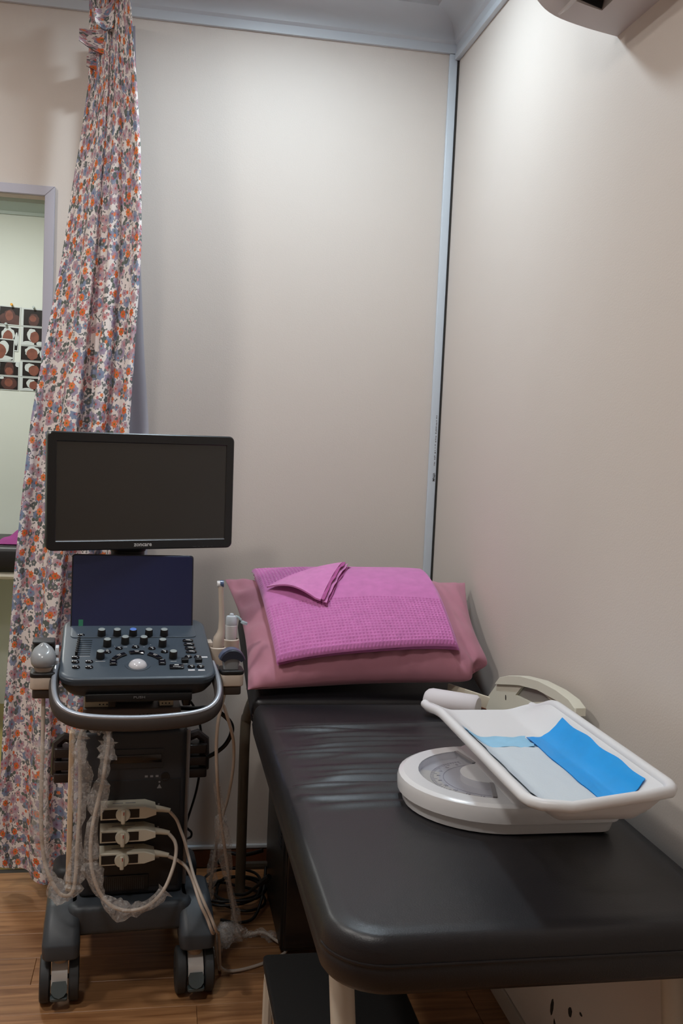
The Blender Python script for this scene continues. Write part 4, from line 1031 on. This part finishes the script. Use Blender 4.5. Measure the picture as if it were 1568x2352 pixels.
# left convex probe: cable hangs in film, loops up over the hook and on to the middle plug
m_o = (-.232, -.13, .80)
p1 = uth('ultrasound_probe', 'ultrasound probe with pale grey domed head in the left holder, cable in clear film', 'probe', m_o)
mb = MB(); mb.loft([[(x, y, z) for x, y in rr(w, d_, min(w, d_)*.42, 5, -.232, -.132)] for w, d_, z in ((.026, .026, .80), (.034, .034, .818), (.042, .044, .828))]); mb.build('grip', probecream, p1, 50, origin=m_o)
mb = MB(); mb.loft([[(-.232+w*math.cos(2*PI*k/24), -.134+d_*math.sin(2*PI*k/24), z+tl*math.sin(2*PI*k/24)) for k in range(24)] for w, d_, z, tl in ((.022, .024, .829, 0), (.0265, .029, .836, .001), (.028, .031, .846, .003), (.0265, .029, .857, .005), (.021, .023, .867, .006), (.012, .014, .873, .007), (.003, .004, .8755, .007))]); mb.build('lens', probegrey, p1, 60, origin=m_o)
left1 = [(-.230,-.13,.775),(-.229,-.14,.659),(-.229,-.15,.562),(-.227,-.15,.46),(-.22,-.15,.388),(-.206,-.16,.346),(-.185,-.16,.308),(-.168,-.16,.299),(-.155,-.155,.306),(-.149,-.15,.338),(-.147,-.15,.417),(-.144,-.14,.496),(-.145,-.13,.589),(-.149,-.12,.646),(-.144,-.11,.668),(-.132,-.10,.676),(-.107,-.10,.678),(-.087,-.10,.668),(-.082,-.11,.645),(-.087,-.12,.607),(-.093,-.13,.559),(-.103,-.14,.512),(-.113,-.145,.46),(-.117,-.145,.398),(-.111,-.15,.346),(-.093,-.155,.298),(-.062,-.16,.265),(-.022,-.16,.253),(.018,-.16,.263),(.053,-.15,.293),(.075,-.13,.336),(.083,-.11,.368),(.080,-.095,.387),(.069,-.066,.3935)]
mb = MB(); mb.tube(spline(left1, 5), .0045, 8); mb.build('cord', cablem, p1, 60, origin=m_o)
mb = MB(); sleeve(mb, left1[1:14], .011, .025, 3); sleeve(mb, left1[12:20], .010, .022, 5); sleeve(mb, left1[18:30], .012, .024, 8)
mb.build('film_sleeve', filmm, p1, 28, origin=m_o)
connector(p1, 0, .4005)
# right convex probe
m_o = (.196, -.13, .80)
p2 = uth('ultrasound_probe', 'ultrasound probe with wide curved blue-grey head in the right holder', 'probe', m_o)
mb = MB(); mb.loft([[(x, y, z) for x, y in rr(w, d_, .008, 5, .194, -.132)] for w, d_, z in ((.028, .022, .795), (.034, .026, .812), (.037, .028, .824), (.041, .030, .836), (.044, .030, .846))]); mb.build('grip', probegrey, p2, 50, origin=m_o)
mb = MB(); n = 14
def arcp(y, ro, ri, dz=0): return [(.196+ro*math.sin(lerp(-1.35, 1.35, k/n)), y, .836+ro*math.cos(lerp(-1.35, 1.35, k/n))*.98) for k in range(n+1)]+[(.196+ri*1.3*math.sin(lerp(1.2, -1.2, k/n)), y, .832+ri*.8*math.cos(lerp(1.2, -1.2, k/n))) for k in range(n+1)]
mb.loft([arcp(-.154, .0285, .016), arcp(-.151, .0305, .016), arcp(-.146, .0312, .016), ]); mb.loft([arcp(-.146, .0312, .016), arcp(-.118, .0312, .016), arcp(-.112, .027, .016)], 1)
mb.build('lens', [probedark, probeblue], p2, 50, origin=m_o)
r1 = [(.184,-.14,.775),(.176,-.14,.735),(.168,-.14,.69),(.169,-.12,.619),(.178,-.10,.527),(.194,-.06,.424),(.218,0,.308),(.244,.06,.187),(.265,.10,.089),(.285,.14,.022),(.300,.150,.006),(.322,.148,.012),(.350,.135,.020),(.375,.11,.012),(.400,.06,.007),(.36,.02,.006),(.27,-.02,.007),(.215,-.03,.02),(.1975,-.03,.08),(.190,-.055,.129),(.173,-.142,.175),(.158,-.146,.215),(.141,-.142,.25),(.126,-.10,.289),(.113,-.075,.310),(.094,-.068,.325),(.069,-.066,.3375)]
mb = MB(); mb.tube(spline(r1, 5), .0042, 8); mb.build('cord', cablem, p2, 60, origin=m_o)
mb = MB(); sleeve(mb, r1[4:10], .008, .020, 4); sleeve(mb, r1[9:14], .009, .02, 6); mb.build('film_sleeve', filmm, p2, 28, origin=m_o)
connector(p2, 0, .3445)
# slim probe standing upright
m_o = (.176, -.028, .80)
p3 = uth('ultrasound_probe', 'slim white wand ultrasound probe standing upright beside the gel bottle', 'probe', m_o)
mb = MB(); rings = []
for cx_, z, w, d_ in ((.176, .812, .022, .022), (.176, .846, .0265, .026), (.1765, .862, .027, .026), (.178, .872, .026, .024), (.1815, .882, .020, .020), (.183, .892, .016, .017), (.1825, .92, .0135, .015), (.180, .96, .0125, .014), (.178, .990, .0125, .014), (.1765, .998, .013, .014)):
    rings.append([(x, y, z) for x, y in rr(w, d_, min(w, d_)*.46, 4, cx_, -.028)])
mb.loft(rings); mb.build('shaft', probecream, p3, 60, origin=m_o)
mb = MB(); mb.lathe([(.0068, -.0085), (.0080, -.0075), (.0084, 0), (.0080, .0075), (.0068, .0085)], 20, 0, T(.1765, -.028, 1.003, ry=PI/2)); mb.build('tip', whiteplast, p3, 50, origin=m_o)
mb = MB(); mb.lathe([(.0086, -.0045), (.0088, 0), (.0086, .0045)], 20, 0, T(.1795, -.028, 1.0038, ry=PI/2)); mb.build('lens', probeblue, p3, 50, origin=m_o)
r2 = [(.176,-.028,.815),(.177,-.06,.775),(.182,-.09,.735),(.192,-.11,.70),(.207,-.10,.655),(.217,-.08,.61),(.221,-.05,.54),(.219,0,.455),(.212,.03,.399),(.207,.06,.341),(.206,.10,.278),(.203,.13,.205),(.202,.15,.119),(.205,.13,.03),(.215,.06,.008),(.212,-.02,.012),(.2055,-.04,.079),(.199,-.06,.129),(.181,-.146,.182),(.165,-.150,.222),(.149,-.146,.256),(.130,-.11,.296),(.119,-.075,.33),(.108,-.07,.37),(.096,-.068,.403),(.085,-.068,.43),(.069,-.066,.449)]
mb = MB(); mb.tube(spline(r2, 5), .0040, 8); mb.build('cord', cablem, p3, 60, origin=m_o)
mb = MB(); sleeve(mb, r2[8:13], .008, .016, 7); mb.build('film_sleeve', filmm, p3, 28, origin=m_o)
connector(p3, 0, .4565)
# bundled film on the floor
mb = MB(); fp = [(.175, .02, .05), (.20, .05, .035), (.225, .08, .05), (.24, .11, .03), (.27, .13, .04)]
for s in range(3): sleeve(mb, [(x+.012*math.sin(s*2+x*40), y-.01*s, z+.006*math.cos(s*3)) for x, y, z in fp], .020, .034, 20+s, 5, 11)
o = mb.build('film_bundle', film('crumpled_film', .26), None, 12); o.matrix_world = UM
tag(o, 'crumpled clear plastic film lying on the floor right of the front wheel', 'plastic film')
# gel bottle
m_o = (.219, .055, .83)
gb = uth('gel_bottle', 'small white gel bottle with open clear flip cap in the right cup', 'bottle', m_o)
mb = MB(); mb.lathe([(.0115, .8165), (.0125, .822), (.0150, .878), (.0150, .884), (.0125, .886)], 24, M=T(.219, .055, 0)); mb.build('body', whiteplast, gb, 40, origin=m_o)
mb = MB(); mb.lathe([(.0142, .886), (.0145, .888), (.0140, .904), (.0125, .908), (.006, .909), (.005, .914), (.003, .915)], 24, M=T(.219, .055, 0)); mb.build('cap', trimw, gb, 40, origin=m_o)
mb = MB(); mb.tube([(.228, .052, .909), (.236, .05, .906), (.243, .048, .899)], .0028, 8); mb.lathe([(.0085, 0), (.0092, .002), (.0092, .006), (.0075, .0075)], 18, M=T(.249, .047, .889, ry=.35)); mb.build('flip_lid', clearcap, gb, 40, origin=m_o)
# black leads behind the machine
def ucable(label, pts, r_, name='black_lead'):
    t_ = uth(name, label, 'cable', pts[0]); m = MB(); m.tube(spline(pts, 6), r_, 8); m.build('cord', blackcable, t_, 60, origin=pts[0])
ucable('thick black lead looping out right of the machine below the handle', [(.10,.13,.651),(.142,.10,.657),(.169,.09,.661),(.203,.08,.649),(.23,.08,.623),(.234,.08,.597),(.222,.09,.564),(.202,.10,.541),(.178,.11,.524)], .0058)
ucable('thin black lead hanging down the right side of the machine', [(.125,.17,.668),(.145,.17,.64),(.159,.16,.601),(.166,.16,.554),(.165,.16,.482),(.157,.17,.407),(.136,.19,.312),(.142,.20,.296),(.152,.20,.285),(.150,.20,.272),(.134,.20,.268)], .0032)
# ------------------------------------------------------------------ baby scale on the couch
sc = thing('baby_scale', 'white mechanical baby scale with dial and curved tray on the couch', 'scale', (.62, 1.62, BZ))
SO = (.62, 1.62, BZ); Z0 = BZ+.0065
DC = Vector((.600, 1.690))
def base_outline(off):
    R = .165+off; pts = []
    for k in range(25):
        a = PI/2+PI*k/24; pts.append((DC.x+R*math.cos(a), DC.y+R*math.sin(a)))
    x1, r_ = .785+off, .025
    for k in range(6):
        a = -PI/2+PI/2*k/5; pts.append((x1-r_+r_*math.cos(a), DC.y-R+r_+r_*math.sin(a)))
    for k in range(6):
        a = PI/2*k/5; pts.append((x1-r_+r_*math.cos(a), DC.y+R-r_+r_*math.sin(a)))
    return pts
mb = MB(); mb.loft([[(x, y, z) for x, y in base_outline(o)] for o, z in ((-.014, Z0), (-.010, Z0+.002), (-.006, Z0+.019), (-.006, Z0+.0205))]); mb.build('base', whiteplast, sc, 40, origin=SO)
HT = Z0+.053
def crescent(ro, ri, y0, y1, n=20):
    out = [(DC.x+ro*math.cos(lerp(y0, y1, k/n)), DC.y+ro*math.sin(lerp(y0, y1, k/n))) for k in range(n+1)]
    return out+[(DC.x+ri*math.cos(lerp(y1, y0, k/n)), DC.y+ri*math.sin(lerp(y1, y0, k/n))) for k in range(n+1)]
A0, A1 = rad(100), rad(258)
# housing: wall rings, top with a crescent opening, and the raised hump that carries the tray
mb = MB(); mb.loft([[(x, y, z) for x, y in base_outline(o)] for o, z in ((-.004, Z0+.021), (0, Z0+.0225), (.001, Z0+.040), (-.0015, Z0+.049), (-.006, HT-.0012), (-.010, HT))], c1=False)
rim = base_outline(-.010); cres = crescent(.128, .052, A0, A1)
pl = [Vector((x, y, 0)) for x, y in rim]; ph = [Vector((x, y, 0)) for x, y in cres[::-1]]
tri = mgeo.tessellate_polygon([pl, ph]); allp = pl+ph
mb.add([(p.x, p.y, HT) for p in allp], [list(t_) for t_ in tri])
nc = len(cres)
b = mb.add([(x, y, HT) for x, y in cres]+[(x, y, HT-.014) for x, y in cres], [[i, (i+1) % nc, nc+(i+1) % nc, nc+i] for i in range(nc)])
hump = []
for q, z in ((0, HT-.001), (.12, HT+.003), (.4, HT+.016), (.72, HT+.032), (.9, HT+.039), (1, HT+.041)):
    xa = lerp(.590, .650, q**1.2); ya, yb = lerp(1.530, 1.56, q), lerp(1.850, 1.82, q); xb = lerp(.779, .770, q)
    hump.append([(x, y, z) for x, y in rr(xb-xa, yb-ya, lerp(.012, .03, q), 5, (xa+xb)/2, (ya+yb)/2)])
mb.loft(hump); mb.build('housing', whiteplast, sc, 40, origin=SO)
mb = MB(); mb.prism(cres, HT-.0155, HT-.0135); dl = mb.build('dial_plate', pmat('dial_paper', (196, 196, 200), .5), sc, 0, origin=SO)
mb = MB(); mb.prism(crescent(.126, .090, rad(150), rad(262)), HT-.0134, HT-.013); mb.build('dial_band', pmat('dial_beige', (214, 208, 192), .5), dl, 0, origin=SO)
mb = MB()
for k in range(44):
    a = lerp(A0+.1, A1-.1, k/43); l_ = .010 if k % 5 == 0 else .005
    mb.box((0, 0, 0), (l_, .0011, .0004), 0, T(DC.x+(.104-l_/2)*math.cos(a), DC.y+(.104-l_/2)*math.sin(a), HT-.0127, rz=a))
for rr_ in (.105, .082):
    for k in range(40):
        a = lerp(A0+.1, A1-.1, k/39); mb.box((0, 0, 0), (.0008, rr_*.08, .0003), 0, T(DC.x+rr_*math.cos(a), DC.y+rr_*math.sin(a), HT-.0127, rz=a))
o = mb.build('dial_ticks', pmat('dial_ink', (96, 96, 104), .6), dl, 0, origin=SO); o['kind'] = 'stuff'
for k in range(9):
    a = lerp(A0+.22, A1-.22, k/8)
    text_obj(str(2*k), .010, Matrix.Translation((DC.x-SO[0]+.091*math.cos(a), DC.y-SO[1]+.091*math.sin(a), HT-.0126-SO[2])) @ Matrix.Rotation(a+PI/2, 4, 'Z'), MATS['dial_ink'], 'dial_number', dl)
mb = MB(); mb.prism(crescent(.1275, .0525, A0+.004, A1-.004), HT-.0022, HT-.0008); mb.build('clear_cover', dialcover, sc, 0, origin=SO)
smoky = pmat('smoky_clip', (150, 148, 150), .3)
for aa in (A0+.03, A1-.03):
    mb = MB(); mb.box((0, 0, 0), (.070, .007, .003), 0, T(DC.x+.09*math.cos(aa), DC.y+.09*math.sin(aa), HT+.0004, rz=aa)); mb.build('cover_clip', smoky, sc, 0, origin=SO)
# tray
TX, TW = .640, .112
TY0, TY1 = 1.285, 1.885
TZF = BZ+.121
def tray_pt(s, t, off=0.0):
    y = lerp(TY0, TY1, t)
    # plan: rounded near corners, wings drawn in at the far end
    a = abs(s); w = TW
    dn = y-TY0
    if dn < .05: w -= .05-math.sqrt(max(0, .05**2-(.05-dn)**2))
    x = TX+s*w
    hl, hr = .034, .050
    wing = sm((a-.46)/.60)*(hl if s < 0 else hr)
    far = 1-sm((t-.78)/.22)*(.45 if s < 0 else .75)
    lip = lerp(hl, hr, (s+1)/2)*(1-sm(dn/.042))
    wing *= far
    z = TZF+max(wing, lip)+.004*math.exp(-((wing-lip)/.008)**2)*sm(dn/.03)*(1 if lip > .001 else 0)
    return Vector((x, y, z+off))
def tparam(t): return t**1.35 if t < 1 else 1
mb = MB(); NU, NV = 60, 70
mb.grid(NU, NV, lambda u, v: tray_pt(lerp(-1, 1, u), v**1.3)); mb.grid(NU, NV, lambda u, v: tray_pt(lerp(-1, 1, u), v**1.3, -.006), flip=True)
rimp = [tray_pt(-1, v) for v in [1-k/40 for k in range(40)]]+[tray_pt(lerp(-1, 1, k/30), 0) for k in range(1, 30)]+[tray_pt(1, v) for v in [k/40 for k in range(41)]]
clean = [rimp[0]]
for p in rimp[1:]:
    if (p-clean[-1]).length > .006: clean.append(p)
mb.tube([p+Vector((0, 0, -.005)) for p in clean], .0088, 12)
mb.tube([tray_pt(lerp(-1, 1, k/30), 1)+Vector((0, 0, -.003)) for k in range(31)], .0035, 8)
mb.build('tray', innerwhite, sc, 60, origin=SO)
mb = MB(); mb.rbox((TX+.06, 1.69, HT+.030), (.10, .14, .03), .02, .006); mb.build('tray_support', whiteplast, sc, 40, origin=SO)
# paper pad with blue film edge, lying in the tray
pd = thing('absorbent_pad', 'white paper pad with a bright blue film edge lying in the baby scale tray', 'pad', (TX, 1.52, TZF))
PO = (TX, 1.52, TZF)
def tr(x, y, off):
    p = tray_pt((x-TX)/TW, (y-TY0)/(TY1-TY0)); return Vector((x, y, p.z+off))
def patch(name, xa, xb, ya, yb, mat, off, nx=20, ny=24, wv=.003, curl=0):
    m = MB(); f = lambda u, v, o: tr(lerp(xa, xb, u)+wv*math.sin(v*17+u*3)*(1 if u in (0, 1) else .3), lerp(ya, yb, v)+wv*math.sin(u*14)*(abs(2*v-1)**6), o+.0012*noise.noise((u*7, v*7, xa*9)))
    m.grid(nx, ny, lambda u, v: f(u, v, off+.0016)); m.grid(nx, ny, lambda u, v: f(u, v, off+.0004), flip=True)
    return m.build(name, mat, pd, 60, origin=PO)
patch('white_layer', .552, .690, 1.372, 1.640, paperw, .0012)
patch('blue_hem', .570, .700, 1.364, 1.374, bluepad, .0008, ny=4, wv=.001)
patch('pale_blue_band', .548, .668, 1.640, 1.700, paleblue, .0012, ny=10)
patch('blue_film', .668, .734, 1.366, 1.690, bluepad, .0032, wv=.0012)

# white roll, cream strip and cream fan-shaped panel behind the scale
mb = MB(); A = Vector((.634, 2.268, BZ+.0385)); B = Vector((.742, 2.190, BZ+.0385)); dr_ = (B-A).normalized()
mb.tube([A, A+dr_*.003, A+dr_*.009, A+dr_*.018, B-dr_*.006, B], [.014, .022, .0275, .0300, .0300, .025], 28)
tag(mb.build('paper_roll', pmat('lilac_white_paper', (222, 216, 220), .6), None, 40), 'short lilac-white roll lying on the couch behind the scale tray', 'roll')
st = thing('plastic_strip', 'thin cream plastic strip standing on edge between the roll and the fan-shaped panel', 'strip', (.75, 2.33, BZ+.007))
mb = MB(); MS = T(.770, 2.335, BZ+.0095, rz=math.atan2(2.262-2.41, .815-.742)); mb.rbox((0, 0, .0165), (.165, .006, .032), .0015, .0012, M=MS); mb.build('strip', pmat('ivory_plastic', (214, 204, 184), .4), st, 40, origin=(.75, 2.33, BZ+.007))
mb = MB(); mb.rbox((0, -.004, .0015), (.16, .004, .003), .001, .001, M=MS); mb.build('brown_edge', browntrim, st, 40, origin=(.75, 2.33, BZ+.007))
fn = thing('fan_shaped_panel', 'cream plastic panel with arched top and grey window leaning on the right wall', 'panel', (.82, 2.08, BZ))
FO = (.82, 2.08, BZ)
# panel plane: (y, z) with x leaning to the wall
def FP(y, z, d): return Vector((.815+.18*(z-.80)-d, y, z))
arch = [(2.228, .823), (2.177, .840), (2.108, .856), (2.004, .871), (1.908, .876), (1.841, .874), (1.806, .866)]
def fan_solid(m, outl, d0, d1, mi=0):
    n = len(outl); m.loft([[FP(y, z, d0) for y, z in outl], [FP(y, z, d1) for y, z in outl]], mi)
low = [(2.314, .7305), (2.247, .803), (2.215, .812), (2.105, .838), (2.001, .854), (1.861, .861), (1.82, .850), (1.80, .7305)]
win = [(2.099, .834), (2.124, .808), (2.036, .815), (1.93, .846), (2.006, .852)]
mb = MB(); pl = [Vector((y, z, 0)) for y, z in low]; ph = [Vector((y, z, 0)) for y, z in win]
tri = mgeo.tessellate_polygon([pl, ph]); ap = pl+ph
mb.add([FP(p.x, p.y, .010) for p in ap], [list(t_) for t_ in tri])
n1, n2 = len(low), len(win)
mb.add([FP(y, z, .010) for y, z in low]+[FP(y, z, -.004) for y, z in low], [[i, (i+1) % n1, n1+(i+1) % n1, n1+i] for i in range(n1)]+[[n1+i for i in range(n1)]])
mb.add([FP(y, z, .010) for y, z in win]+[FP(y, z, .003) for y, z in win], [[i, (i+1) % n2, n2+(i+1) % n2, n2+i] for i in range(n2)])
mb.build('face', creamplast, fn, 20, origin=FO)
mb = MB(); fan_solid(mb, win, .0025, .0035); mb.build('window', greyplast, fn, 0, origin=FO)
archo = [(2.2475, .8035)]+arch+[(1.80, .852), (1.82, .8495), (1.861, .860), (2.001, .853), (2.105, .837), (2.215, .811)]
mb = MB(); mb.loft([[FP(y, z, -.006) for y, z in archo], [FP(y, z, .014) for y, z in archo], [FP(y, z, .017) for y, z in [(y+(2.03-y)*.01, z-.001) for y, z in archo]]]); mb.build('arched_rim', creamplast, fn, 30, origin=FO)
mb = MB(); mb.prism([(.003*math.cos(k*PI/5), .008*math.sin(k*PI/5)) for k in range(10)], 0, .0006, M=Matrix.Translation(FP(2.174, .787, .0102)) @ Matrix.Rotation(-.3, 4, 'X') @ Matrix(((0,0,-1,0),(1,0,0,0),(0,1,0,0),(0,0,0,1)))); mb.build('slot', darkgap, fn, 0, origin=FO)
